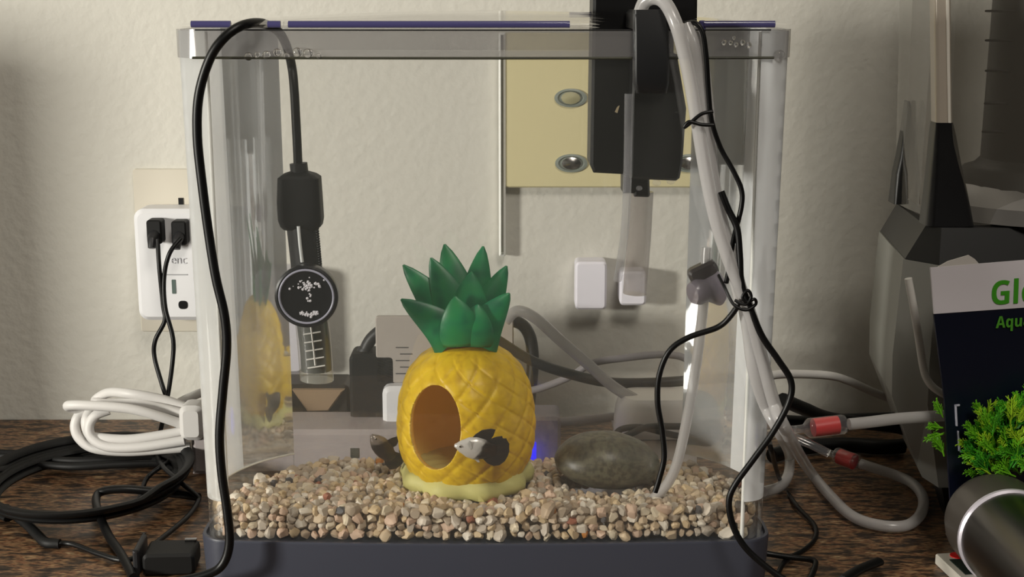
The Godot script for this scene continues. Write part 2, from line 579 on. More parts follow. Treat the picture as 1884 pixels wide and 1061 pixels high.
func lid() -> void:
	var t := thing("tank_lid", "clear domed plastic lid with purple-tinted edges on top of the tank", "lid")
	var b := loft([[0.0015, 0.2795], [0.0034, 0.2795], [0.0036, 0.2932], [0.0015, 0.2932], [0.0015, 0.2795]], false, false)
	part("skirt", b.mesh(40.0), M.skirt, t)
	var line := func(off: float, y: float, from: float, to: float) -> PackedVector3Array:
		var o := PackedVector3Array()
		for k in 60:
			var x := lerpf(from, to, k / 59.0)
			o.append(Vector3(x, y, bow(x) + off))
		return o
	var L := TANK_X - TANK_A - 0.003; var R := TANK_X + TANK_A + 0.003
	part("rim_shadow", tube_mesh(line.call(0.0036, 0.2930, L + 0.012, R - 0.012), 0.0004, 6), M.black_soft, t)  # dark tube drawn for the shadow line along the skirt top
	part("algae_line", tube_mesh(line.call(0.0034, 0.2797, L + 0.010, R - 0.010), 0.0007, 6), mat(Color(0.20, 0.20, 0.15), 0.5), t, "dark greenish line along the bottom of the skirt")
	# domed cover with a notch where the pump stands
	b = MB.new()
	var outer := ring(0.0036, 0.2955)
	var nx0 := W(1085, 40, -0.02).x; var nx1 := W(1290, 40, -0.02).x
	var rings := 12
	for side in 2:
		var at := b.v.size()
		for k in rings + 1:
			var s := 1.0 - 0.97 * k / rings
			for p in outer:
				var q := Vector3(TANK_X + (p.x - TANK_X) * s, 0, -0.04 + (p.z + 0.04) * s)
				b.add(Vector3(q.x, 0.2955 - 0.0014 * side + 0.0062 * (1.0 - s * s), q.z))
		var n := outer.size()
		for k in rings:
			for i in n:
				var j := (i + 1) % n
				var m := (b.v[at + k * n + i] + b.v[at + (k + 1) * n + j]) / 2.0
				if m.x > nx0 and m.x < nx1 and m.z > -0.058:
					continue
				b.quad(at + k * n + i, at + k * n + j, at + (k + 1) * n + j, at + (k + 1) * n + i)
	part("cover", b.mesh(60.0, false, true), M.cover, t)
	for s in [[L + 0.010, W(428, 40, 0).x], [W(496, 40, 0).x, W(520, 40, 0).x], [W(534, 40, 0).x, W(1047, 40, 0).x], [W(1292, 40, 0).x, R - 0.010]]:
		part("cover_edge", tube_mesh(line.call(0.0028, 0.2957, s[0], s[1]), 0.0016, 8, 0.7), M.purple, t, "purple-tinted front edge of the lid")
	b = MB.new()
	b.box(W(1047, 32, -0.058), W(1092, 22, -0.058) + Vector3(0, 0, 0.003), 0.0004)
	part("notch_edge", b.mesh(), M.purple, t)
	b = MB.new()
	b.box(Vector3(W(521, 40, 0.004).x, 0.2925, 0.002), Vector3(W(531, 40, 0.004).x, 0.2972, 0.006), 0.0006, 0.001)
	part("latch", b.mesh(), M.clear_plastic, t)
	b = MB.new()
	b.box(Vector3(W(1286, 40, 0.004).x, 0.2915, 0.002), Vector3(W(1298, 40, 0.004).x, 0.2975, 0.006), 0.0006, 0.001)
	part("latch", b.mesh(), M.purple, t)
	# bubbles and drops hanging along the bottom of the skirt
	var drop := SphereMesh.new()
	drop.radius = 1.0; drop.height = 2.0; drop.radial_segments = 16; drop.rings = 8
	var wet := mat(Color(1, 1, 1, 0.0), 0.0)
	wet.transparency = BaseMaterial3D.TRANSPARENCY_ALPHA
	wet.refraction_enabled = true
	wet.refraction_scale = 0.033
	var nth := ["leftmost", "second from the left", "third from the left", "fourth from the left", "fifth from the left", "sixth from the left", "seventh from the left", "rightmost"]
	var bi := -1
	for q in [[457, 104, 8], [473, 101, 6], [490, 101, 8], [510, 97, 8], [527, 103, 6], [547, 96, 9], [566, 98, 9], [586, 103, 5]]:
		bi += 1
		var o := solo("air_bubble", drop, wet, nth[bi] + " of the eight air bubbles under the lid beside the heater cable", "bubble", "air bubbles under the lid")
		o.position = W(q[0], q[1], 0.0045 + bow(W(q[0], q[1], 0).x))
		o.scale = Vector3(1, 0.95, 0.55) * q[2] * 0.00026
	var d := solo("water_drop", drop, wet, "clear water drop hanging at the right end of the lid's skirt", "water drop")
	d.position = W(1433, 100, 0.002)
	d.scale = Vector3(1.3, 0.9, 0.8) * 0.0023
	bi = -1
	for q in [[1332, 78, 6], [1344, 79, 5], [1354, 82, 5], [1366, 78, 6], [1378, 83, 6], [1350, 70, 4]]:
		bi += 1
		var o := solo("condensation_drop", drop, wet, ["leftmost", "second from the left", "third from the left", "fourth from the left", "rightmost", "topmost"][bi] + " of the six drops on the lid's skirt right of the pump", "water drop", "condensation drops on the skirt")
		o.position = W(q[0], q[1], 0.0046 + bow(W(q[0], q[1], 0).x))
		o.scale = Vector3(1, 1, 0.6) * q[2] * 0.00024

func ornament() -> void:
	var zc := -0.050
	var base := W(858, 905, zc + 0.03)
	var t := thing("pineapple_ornament", "yellow hollow pineapple ornament with a round entrance and green leaves", "aquarium ornament", Vector3(W(858, 800, zc).x, 0.042, zc))
	var o := t.position
	var prof := []
	for q in [[634, 48], [642, 66], [656, 86], [676, 103], [700, 115], [730, 123], [765, 126.5], [800, 126], [830, 120], [855, 108], [875, 92], [890, 72], [900, 50]]:
		var p := W(858, q[0], zc)
		var r := W(858 + q[1], q[0], zc).x - p.x
		prof.append(Vector2(r, p.y - o.y))
	var radius := func(y: float) -> float:
		if y >= prof[0].y:
			return prof[0].x
		for i in prof.size() - 1:
			if y <= prof[i].y and y >= prof[i + 1].y:
				var k: float = (y - prof[i].y) / (prof[i + 1].y - prof[i].y)
				var a: Vector2 = prof[maxi(i - 1, 0)]; var d: Vector2 = prof[mini(i + 2, prof.size() - 1)]
				return cubic_interpolate(prof[i].x, prof[i + 1].x, a.x, d.x, k)
		return prof[prof.size() - 1].x
	var top: float = prof[0].y; var bot: float = prof[prof.size() - 1].y
	var na := 192; var nh := 96
	var b := MB.new()
	var rr := []
	for k in nh + 1:
		var y := lerpf(bot, top, float(k) / nh)
		var rg := PackedVector3Array()
		for j in na:
			var a := TAU * j / na
			var h := (y - bot) / (top - bot)
			var cells := 13.0
			var u := a / TAU * cells; var w := h * 6.2 + 0.5 * sin(h * 3.0) * 0.3
			var g1 := absf(fposmod(u + w * 0.75, 1.0) - 0.5) * 2.0      # 1 at a groove
			var g2 := absf(fposmod(u - w * 1.15, 1.0) - 0.5) * 2.0
			var dent := 0.0012 * (pow(g1, 11.0) + 0.6 * pow(g2, 13.0)) - 0.0006 * (1.0 - maxf(g1, g2))
			var r: float = radius.call(y) - dent * smoothstep(0.0, 0.06, h) * smoothstep(1.0, 0.93, h)
			rg.append(Vector3(cos(a) * r, y, sin(a) * r))
		rr.append(rg)
	b.rows(rr, true, true, true)
	var outer := b.mesh(70.0)
	b = MB.new()
	rr = []
	for k in 33:
		var y := lerpf(bot + 0.004, top - 0.004, k / 32.0)
		var rg := PackedVector3Array()
		for j in 64:
			var a := TAU * j / 64
			var r: float = maxf(0.004, radius.call(y) * 0.84 - 0.001)
			rg.append(Vector3(cos(a) * r, y, sin(a) * r))
		rr.append(rg)
	b.rows(rr, true, true, true)
	var inner := b.mesh(70.0)
	# the entrance: an oval hole cut towards the front left
	b = MB.new()
	var oval := PackedVector2Array()
	for k in 48:
		oval.append(Vector2(cos(TAU * k / 48), sin(TAU * k / 48)))
	b.prism(oval, 0.0, 0.06)
	var hc := W(801, 786, zc + 0.030) - o
	var hw := (W(851, 786, zc + 0.03) - W(752, 786, zc + 0.03)).x / 2.0
	var hh := (W(801, 711, zc + 0.03) - W(801, 861, zc + 0.03)).y / 2.0
	var fwd := (EYE - (hc + o)).normalized()
	fwd = Vector3(fwd.x - 0.12, fwd.y * 0.8, fwd.z).normalized()
	var side := Vector3.UP.cross(fwd).normalized()
	b.move(Transform3D(Basis(side * hw, fwd.cross(side) * hh, fwd), hc - fwd * 0.03))
	var cut := b.mesh(40.0)
	M.skin = mat(Color(0.95, 0.82, 0.11), 0.42)
	M.skin.backlight_enabled = true
	M.skin.backlight = Color(0.7, 0.61, 0.14)
	M.skin.uv1_triplanar = true
	M.skin.uv1_scale = Vector3(30, 30, 30)
	M.skin.albedo_texture = noise_tex(0.02, 5, 256, ramp([[0.0, Color(0.84, 0.78, 0.6)], [0.45, Color(0.97, 0.95, 0.9)], [1.0, Color(1, 1, 1)]]), 3)
	M.flesh = mat(Color(1.0, 0.92, 0.52), 0.6)
	M.flesh.backlight_enabled = true
	M.flesh.backlight = Color(1.0, 0.9, 0.5)
	var c := CSGCombiner3D.new()
	c.name = "fruit_body"
	t.add_child(c)
	var add := func(m: Mesh, mt: Material, op: int, called: String):
		var s := CSGMesh3D.new()
		s.name = called
		s.mesh = m
		s.material = mt
		s.operation = op
		c.add_child(s)
	add.call(outer, M.skin, CSGShape3D.OPERATION_UNION, "shell")
	add.call(inner, M.flesh, CSGShape3D.OPERATION_SUBTRACTION, "hollow")
	add.call(cut, M.flesh, CSGShape3D.OPERATION_SUBTRACTION, "entrance")
	# leaves: [tip px, tip py, root px, how far in front, width, bow]
	M.leaf = mat(Color(0.13, 0.51, 0.33), 0.38)
	M.leaf.uv1_triplanar = true
	M.leaf.uv1_scale = Vector3(25, 25, 25)
	M.leaf.albedo_texture = noise_tex(0.012, 9, 256, ramp([[0.0, Color(0.55, 0.75, 0.8)], [0.5, Color(0.85, 0.95, 0.9)], [1.0, Color(1.0, 1.0, 0.85)]]), 2)
	for q in [[818, 449, 850, -0.008, 0.0105, 0.0], [889, 453, 872, -0.004, 0.0088, 0.0025], [793, 474, 842, 0.000, 0.0100, 0.000], [742, 487, 826, -0.002, 0.0095, -0.003], [932, 489, 886, -0.002, 0.0085, 0.004], [738, 550, 824, 0.006, 0.0090, -0.003], [937, 539, 886, 0.006, 0.0088, 0.004], [868, 500, 862, 0.004, 0.0110, 0.0], [838, 545, 848, 0.010, 0.0100, 0.0], [880, 560, 872, 0.009, 0.0095, 0.001]]:
		var root := W(q[2], 637, zc + q[3] + 0.005) - o
		var tip := W(q[0], q[1], zc + q[3] * 1.6) - o
		b = MB.new()
		rr = []
		var nseg := 14
		for k in nseg + 1:
			var s := float(k) / nseg
			var mid := root.lerp(tip, s)
			mid.x -= (tip.x - root.x) * 0.30 * sin(PI * s) * (1.0 - 0.3 * s)
			mid.z += 0.003 * sin(PI * s)
			var wd: float = q[4] * (0.98 + 0.62 * s * (1.0 - s)) * pow(maxf(0.0, 1.0 - pow(s, 2.2)), 0.75) + 0.0006
			var dir := (tip - root).normalized()
			var sd := dir.cross(Vector3.BACK).normalized()
			var th := 0.0016 * (1.0 - 0.6 * s)
			var rg := PackedVector3Array()
			for j in 12:
				var a := TAU * j / 12
				var across := cos(a)
				rg.append(mid + sd * across * wd + Vector3.BACK * (sin(a) * th - 0.0035 * across * across * (1.0 - s)))
			rr.append(rg)
		b.rows(rr, true, true, true)
		part("leaf", b.mesh(75.0), M.leaf, t)
	# the lumpy pale foot it stands on
	b = MB.new()
	rr = []
	var nz := FastNoiseLite.new()
	nz.seed = 4; nz.frequency = 60.0
	var foot_y := [[0.0, 0.80], [0.003, 0.98], [0.007, 1.0], [0.011, 0.94], [0.0135, 0.80], [0.0145, 0.5]]
	for q in foot_y:
		var rg := PackedVector3Array()
		for j in 64:
			var a := TAU * j / 64
			var lump := 1.0 + 0.05 * cos(a * 9.0 + 1.0) + 0.07 * nz.get_noise_3d(cos(a) * 0.03, q[0], sin(a) * 0.03)
			var rx: float = 0.0365 * q[1] * lump
			rg.append(Vector3(cos(a) * rx, q[0] + 0.0005 + 0.0012 * nz.get_noise_2d(cos(a) * 0.05, sin(a) * 0.05), sin(a) * rx * 0.98))
		rr.append(rg)
	b.rows(rr, true, true, true)
	M.foot = mat(Color(0.76, 0.74, 0.46), 0.6)
	var ft := part("foot", b.mesh(70.0), M.foot, t, "lumpy pale yellow-green foot")
	# smooth river stone
	var nr := FastNoiseLite.new()
	nr.seed = 8; nr.frequency = 30.0
	var sc := W(1117, 872, -0.045)
	b = MB.new()
	rr = []
	for k in 25:
		var f := PI * k / 24.0
		var rg := PackedVector3Array()
		for j in 48:
			var a := TAU * j / 48
			var d := Vector3(sin(f) * cos(a), -cos(f), sin(f) * sin(a))
			var lump := 1.0 + 0.05 * nr.get_noise_3dv(d * 0.03)
			rg.append(Vector3(d.x * 0.0292, d.y * (0.0175 if d.y > 0 else 0.0135), d.z * 0.021) * lump)
		rr.append(rg)
	b.rows(rr, true)
	b.move(Transform3D(Basis(Vector3.BACK, -0.10), Vector3.ZERO))
	M.stone = mat(Color(0.36, 0.35, 0.29), 0.4)
	M.stone.uv1_triplanar = true
	M.stone.uv1_scale = Vector3(14, 14, 14)
	M.stone.albedo_texture = noise_tex(0.03, 15, 512, ramp([[0.0, Color(0.5, 0.5, 0.5)], [0.42, Color(0.78, 0.76, 0.74)], [0.55, Color(1, 0.98, 0.95)], [0.7, Color(0.95, 0.95, 0.9)], [1.0, Color(1, 1, 1)]]), 6)
	solo("river_stone", b.mesh(80.0), M.stone, "smooth oval grey-brown river stone half sunk in the gravel", "stone", "", Vector3(sc.x, GRAVEL_Y + 0.0115, -0.047))

func fish_mesh(L: float, hh: Array, ww: float, c0: Color, c1: Color, split: float, bend: float) -> ArrayMesh:
	var b := MB.new()
	var rr := []; var cc := []
	for k in 21:
		var s := k / 20.0
		var p := s * (hh.size() - 1)
		var i := mini(int(p), hh.size() - 2)
		var h: float = lerpf(hh[i], hh[i + 1], smoothstep(0.0, 1.0, p - i) * 0.5 + (p - i) * 0.5)
		var rg := PackedVector3Array(); var cr := PackedColorArray()
		for j in 18:
			var a := TAU * j / 18
			var w := minf(h, ww * sin(PI * clampf(s * 0.85 + 0.12, 0, 1)))
			rg.append(Vector3(L * s, h * sin(a), w * cos(a) + bend * s * s))
			var e := s - split + 0.10 * sin(a) * -1.0
			var k1 := smoothstep(-0.05, 0.05, e + 0.03 * sin(j * 2.7 + k * 1.9))
			cr.append(c0.lerp(c1, k1))
		rr.append(rg); cc.append(cr)
	b.rows(rr, true, true, true, cc)
	return b.mesh(80.0, true)

func fin(poly: Array, th := 0.0006) -> ArrayMesh:
	var b := MB.new()
	var p := PackedVector2Array()
	for q in poly:
		p.append(Vector2(q[0], q[1]) * 0.001)
	b.prism(p, -th / 2, th / 2, th * 0.3)
	return b.mesh(30.0)

func fishes() -> void:
	M.scales = mat(Color.WHITE, 0.28, 0.25)
	M.scales.vertex_color_use_as_albedo = true
	M.fin_black = mat(Color(0.035, 0.03, 0.03), 0.45)
	M.fin_silver = pane(Color(0.75, 0.74, 0.72), 0.75, 0.3)
	var eye := SphereMesh.new()
	eye.radius = 0.0011; eye.height = 0.0018; eye.radial_segments = 14; eye.rings = 8
	var at := W(836, 819, -0.006)
	var t := thing("fish", "silver-headed black platy fish swimming in front of the pineapple", "fish", at)
	t.rotation.z = deg_to_rad(-9.0)
	t.rotation.y = deg_to_rad(4.0)
	var m := fish_mesh(0.0225, [0.0008, 0.0036, 0.0056, 0.0062, 0.0056, 0.0042, 0.0034], 0.0032, Color(0.62, 0.60, 0.57), Color(0.012, 0.010, 0.010), 0.60, 0.0)
	part("body", m, M.scales, t)
	part("dorsal_fin", fin([[8.5, 5.2], [10, 7.5], [13, 10.2], [17.5, 11.6], [20, 11.4], [19.4, 8.0], [18, 5.2], [14, 3.8]]), M.fin_black, t)
	part("tail_fin", fin([[15, 2.5], [18, 6.0], [21, 7.6], [24, 8.4], [24.5, 7.2], [26.5, 7.4], [26.2, 5.8], [28.5, 4.8], [28.0, 3.4], [29.0, 1.0], [28.6, -2.0], [27.5, -5.0], [25.0, -7.6], [22, -8.4], [18.5, -7.4], [15.5, -5.0]]), M.fin_black, t)
	part("pelvic_fin", fin([[11, -4.5], [13, -4.6], [14.6, -7.2], [13.6, -7.6], [11.6, -6.2]]), M.fin_silver, t)
	var pf := part("pectoral_fin", fin([[6.2, 3.2], [7.0, 4.6], [8.0, 4.2], [9.2, 0.6], [8.6, -0.2], [7.4, 1.0]]), M.fin_silver, t)
	pf.position.z = 0.0031
	var ey := part("eye", eye, mat(Color(0.75, 0.73, 0.7), 0.15), t)
	ey.position = Vector3(0.0030, 0.0006, 0.0018)
	var pu := SphereMesh.new()
	pu.radius = 0.0006; pu.height = 0.0010; pu.radial_segments = 10; pu.rings = 6
	var pp := part("pupil", pu, mat(Color(0.01, 0.01, 0.01), 0.1), ey)
	pp.position = Vector3(-0.0001, 0, 0.0009)
	# second fish, half hidden by the pineapple's left side
	at = W(683, 800, -0.046)
	t = thing("fish", "dark grey fish half hidden behind the pineapple's left side", "fish", at)
	t.rotation = Vector3(0, deg_to_rad(14.0), deg_to_rad(-52.0))
	m = fish_mesh(0.019, [0.0010, 0.0034, 0.0048, 0.0052, 0.0050, 0.0040, 0.0034], 0.0032, Color(0.20, 0.17, 0.15), Color(0.02, 0.018, 0.017), 0.30, 0.0)
	part("body", m, M.scales, t)
	part("dorsal_fin", fin([[8, 4.0], [9.0, 7.5], [10.5, 10.5], [11.4, 9.2], [12.4, 10.4], [13, 7.5], [14.2, 6.8], [13.5, 3.8]]), M.fin_black, t)
	part("tail_fin", fin([[15, 3.0], [19, 5.2], [23, 5.4], [24.6, 2.0], [24.6, -2.0], [22.5, -5.0], [18.5, -5.0], [15, -3.4]]), M.fin_black, t)
	ey = part("eye", eye, mat(Color(0.6, 0.55, 0.5), 0.2), t)
	ey.position = Vector3(0.0026, 0.0008, 0.0016)
	pp = part("pupil", pu, mat(Color(0.01, 0.01, 0.01), 0.1), ey)
	pp.position = Vector3(0, 0, 0.0009)

func heater() -> void:
	var z := -0.030
	var t := thing("aquarium_heater", "black stick heater held by a round suction cup inside the tank's left", "aquarium heater", W(580, 700, z))
	var o := t.position
	var P := func(px, py, zz = z) -> Vector3: return W(px, py, zz) - o
	# head, a rounded block that narrows below
	var b := MB.new()
	var rr := []
	for q in [[551, 312, 8, 8], [551, 320, 30, 11], [551, 326, 38, 13], [552, 370, 40, 14], [554, 402, 40, 14], [555, 414, 37, 13], [555, 420, 31, 11]]:
		var m: Vector3 = P.call(q[0], q[1])
		var hw: float = (P.call(q[0] + q[2], q[1]) - m).x
		var rg := PackedVector3Array()
		for p in MB.rr(-hw, -hw * 0.8, 2 * hw, 1.6 * hw, hw * 0.35, 4):
			rg.append(m + Vector3(p.x, 0, p.y))
		rr.append(rg)
	b.rows(rr, true, true, true)
	part("head", b.mesh(45.0), M.black_soft, t)
	b = MB.new()
	var tp := PackedVector3Array([P.call(556, 416), P.call(563, 480), P.call(570, 560), P.call(580, 640), P.call(582, 680)])
	b.tube(curve(tp, 4), 0.0082, 20)
	part("sleeve", b.mesh(60.0), M.rubber, t)
	# glass end with the printed scale
	b = MB.new()
	b.tube(curve(PackedVector3Array([P.call(572, 570), P.call(577, 620), P.call(581, 670), P.call(582, 684), P.call(583, 693), P.call(583, 698)]), 4), 0.0090, 20)
	part("glass_tube", b.mesh(60.0), pane(Color(0.85, 0.86, 0.8), 0.12), t)
	var scale := mat(Color(0.85, 0.84, 0.82), 0.4)
	b = MB.new()
	b.tube(PackedVector3Array([P.call(572, 600, z + 0.0094), P.call(577, 640, z + 0.0094), P.call(580, 672, z + 0.0094)]), 0.0005, 6)
	part("scale_line", b.mesh(), scale, t)
	for k in 5:
		var y := 612.0 + k * 15.5
		var x := 572.0 + k * 2.0
		b = MB.new()
		b.tube(PackedVector3Array([P.call(x - 14, y + 3, z + 0.0088), P.call(x, y + 1, z + 0.0095), P.call(x + 18, y - 2, z + 0.0088)]), 0.00042, 6)
		part("scale_mark", b.mesh(), scale, t)
	# a highlight painted as a pale strip, and the beaded strap on the sleeve
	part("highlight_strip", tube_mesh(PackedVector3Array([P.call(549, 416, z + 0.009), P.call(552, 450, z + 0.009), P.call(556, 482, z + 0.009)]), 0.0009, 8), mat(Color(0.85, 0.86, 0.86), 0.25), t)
	b = MB.new()
	for k in 16:
		var q: Vector3 = P.call(583 + k * 0.4, 416 + k * 4.6, z + 0.006)
		b.lathe([[0.0003, -0.0009], [0.0010, -0.0003], [0.0010, 0.0003], [0.0003, 0.0009]], 8, q)
	part("beaded_strap", b.mesh(50.0), M.black, t)
	# suction cup disc against the front pane
	var dc: Vector3 = P.call(564, 545, -0.001)
	var face := Basis(Vector3.RIGHT, PI / 2)
	b = MB.new()
	b.lathe([[0.0158, -0.006], [0.0162, -0.001], [0.0160, 0.0008], [0.0150, 0.0012], [0.0146, 0.0006], [0.010, -0.0002], [0.0005, 0.0004]], 48)
	b.move(Transform3D(face, dc))
	var disc := part("suction_cup", b.mesh(40.0), mat(Color(0.06, 0.06, 0.075), 0.3), t)
	b = MB.new()
	var rp := PackedVector3Array()
	for k in 49:
		rp.append(dc + Vector3(cos(TAU * k / 48), sin(TAU * k / 48), 0.0) * 0.0137 + Vector3(0, 0, 0.0007))
	b.tube(rp, 0.0006, 8)
	part("contact_ring", b.mesh(60.0), mat(Color(0.62, 0.62, 0.68), 0.3), disc, "pale ring where the cup grips the pane")
	b = MB.new()
	for k in 90:
		var a := rng.randf() * TAU
		var blob := k < 55
		var q := Vector2(rng.randfn(0.0, 0.0028) + 0.001, rng.randfn(0.0, 0.0016) + 0.0062) if blob else Vector2(cos(2.8 + k * 0.028), sin(2.8 + k * 0.028)) * (0.0095 + rng.randfn(0, 0.0006))
		if k % 9 == 0:
			q = Vector2(rng.randfn(0.0015, 0.0006), rng.randf_range(-0.004, 0.005))
		if q.length() > 0.0128:
			continue
		var s := rng.randf_range(0.0003, 0.0008)
		var at0 := b.v.size()
		b.lathe([[s * 0.3, -s * 0.3], [s, 0.0], [s * 0.4, s * 0.4]], 6)
		b.move(Transform3D(Basis(Vector3.BACK, a) * Basis(Vector3.RIGHT, PI / 2), dc + Vector3(q.x, q.y, 0.0006)), at0)
	var crust := part("mineral_crust", b.mesh(20.0), mat(Color(0.82, 0.81, 0.83), 0.6), disc, "crusty white mineral deposit")
	crust.set_meta("kind", "stuff")
	b = MB.new()
	b.tube(PackedVector3Array([P.call(566, 545, -0.005), P.call(568, 548, z)]), 0.006, 14)
	part("clip", b.mesh(), M.black, t)
	# the cable: out of the head, over the lid and down the outside of the front
	b = MB.new()
	b.tube(curve(PackedVector3Array([P.call(551, 318), P.call(551, 316), P.call(549, 300)]), 3), 0.0046, 14)
	part("strain_relief", b.mesh(), M.rubber, t)
	b = MB.new()
	var cab := [[549, 316, z], [546, 250, z], [541, 160, z - 0.002], [536, 118, z - 0.004], [527, 84, -0.022], [512, 58, -0.014], [483, 43, -0.004], [448, 46, 0.009], [414, 68, 0.014], [386, 108, 0.014], [366, 175, 0.012], [363, 250, 0.011], [372, 340, 0.011], [384, 430, 0.011], [397, 510, 0.012], [413, 580, 0.013], [417, 640, 0.013], [410, 720, 0.013], [404, 800, 0.014], [408, 870, 0.015], [418, 940, 0.016], [422, 1000, 0.017], [408, 1040, 0.018], [375, 1058, 0.019], [300, 1075, 0.019]]
	var cp := PackedVector3Array()
	for q in cab:
		cp.append(P.call(q[0], q[1], q[2]))
	b.tube(curve(cp, 6), 0.00235, 12, 1.0, -1.0, Vector3.BACK)
	part("cable", b.mesh(60.0), M.black, t)

func pump() -> void:
	var t := thing("hang_on_filter", "black hang-on filter pump at the tank's rear right with a clear intake", "aquarium filter", W(1175, 330, -0.045))
	var o := t.position
	var P := func(px, py, zz) -> Vector3: return W(px, py, zz) - o
	var poly := func(pts: Array, z0: float, z1: float, bev: float) -> ArrayMesh:
		var b := MB.new()
		var p := PackedVector2Array()
		for q in pts:
			var w: Vector3 = P.call(q[0], q[1], z1)
			p.append(Vector2(w.x, w.y))
		b.prism(p, z0 - o.z, z1 - o.z, bev)
		return b.mesh(35.0)
	part("motor_housing", poly.call([[1092, -40], [1284, -40], [1283, 40], [1240, 45], [1240, 326], [1092, 318], [1086, 305], [1088, 180]], -0.070, -0.036, 0.0015), M.black, t)
	part("filter_box", poly.call([[1166, 100], [1246, 100], [1263, 200], [1256, 300], [1251, 328], [1244, 333], [1160, 329], [1163, 180]], -0.036, -0.014, 0.0012), mat(Color(0.05, 0.05, 0.053), 0.42), t)
	part("bracket_top", poly.call([[1166, 26], [1172, 19], [1234, 19], [1236, 40], [1236, 54], [1166, 54]], -0.036, 0.0125, 0.001), mat(Color(0.075, 0.075, 0.08), 0.4), t)
	var b := MB.new()
	var rr := []
	for q in [[18, 0.0098, 0.0125], [60, 0.010, 0.0138], [100, 0.0102, 0.0142], [130, 0.0098, 0.0138], [152, 0.0092, 0.0130], [166, 0.0086, 0.0118], [172, 0.0082, 0.0100]]:
		var inset = 0.0 if q[0] < 150 else (q[0] - 150) * 0.25
		var l: Vector3 = P.call(1165 + inset, q[0], q[2]); var r: Vector3 = P.call(1233 - inset, q[0], q[2])
		rr.append(PackedVector3Array([Vector3(l.x, l.y, q[1] - o.z), Vector3(l.x + 0.0008, l.y, q[2] - 0.0008 - o.z), Vector3(l.x + 0.002, l.y, q[2] - o.z), Vector3(r.x - 0.002, r.y, q[2] - o.z), Vector3(r.x - 0.0008, r.y, q[2] - 0.0008 - o.z), Vector3(r.x, r.y, q[1] - o.z)]))
	b.rows(rr, true, true, true)
	part("hanging_bracket", b.mesh(45.0), mat(Color(0.07, 0.073, 0.08), 0.45), t, "bracket hooked over the tank's front rim")
	part("outlet_stub", poly.call([[1147, 322], [1195, 322], [1196, 360], [1193, 363], [1167, 362], [1167, 356], [1147, 356]], -0.050, -0.030, 0.001), M.black, t)
	part("intake_tube", tube_mesh(PackedVector3Array([P.call(1180, 352, -0.040), P.call(1176, 430, -0.040), P.call(1168, 540, -0.040)]), 0.0064, 18), pane(Color(0.60, 0.56, 0.54), 0.45, 0.1), t, "smoky clear intake tube")
	part("guide_tube", tube_mesh(path_local([[1157, 172, -0.010], [1156, 260, -0.011], [1154, 340, -0.014], [1150, 420, -0.020], [1142, 480, -0.028], [1136, 515, -0.032]], o), 0.0022, 12), pane(Color(0.70, 0.70, 0.72), 0.28, 0.12), t, "thin clear tube in front of the pump")
	part("label_sticker", poly.call([[1136, 196], [1140, 194], [1136, 208], [1131, 206]], -0.036, -0.0355, 0.0), mat(Color(0.75, 0.68, 0.55), 0.4), t)
	# drops under the box
	var drop := SphereMesh.new()
	drop.radius = 1.0; drop.height = 2.0; drop.radial_segments = 14; drop.rings = 7
	for q in [[1208, 336, 8], [1234, 333, 8], [1176, 346, 6]]:
		var d := part("clinging_bubble", drop, pane(Color(0.9, 0.9, 0.92), 0.1), t)
		d.position = P.call(q[0], q[1], -0.016)
		d.scale = Vector3(1, 0.8, 0.8) * q[2] * 0.00027

func path_local(list: Array, o: Vector3, sub := 6) -> PackedVector3Array:
	var p := path(list, sub)
	for i in p.size():
		p[i] -= o
	return p

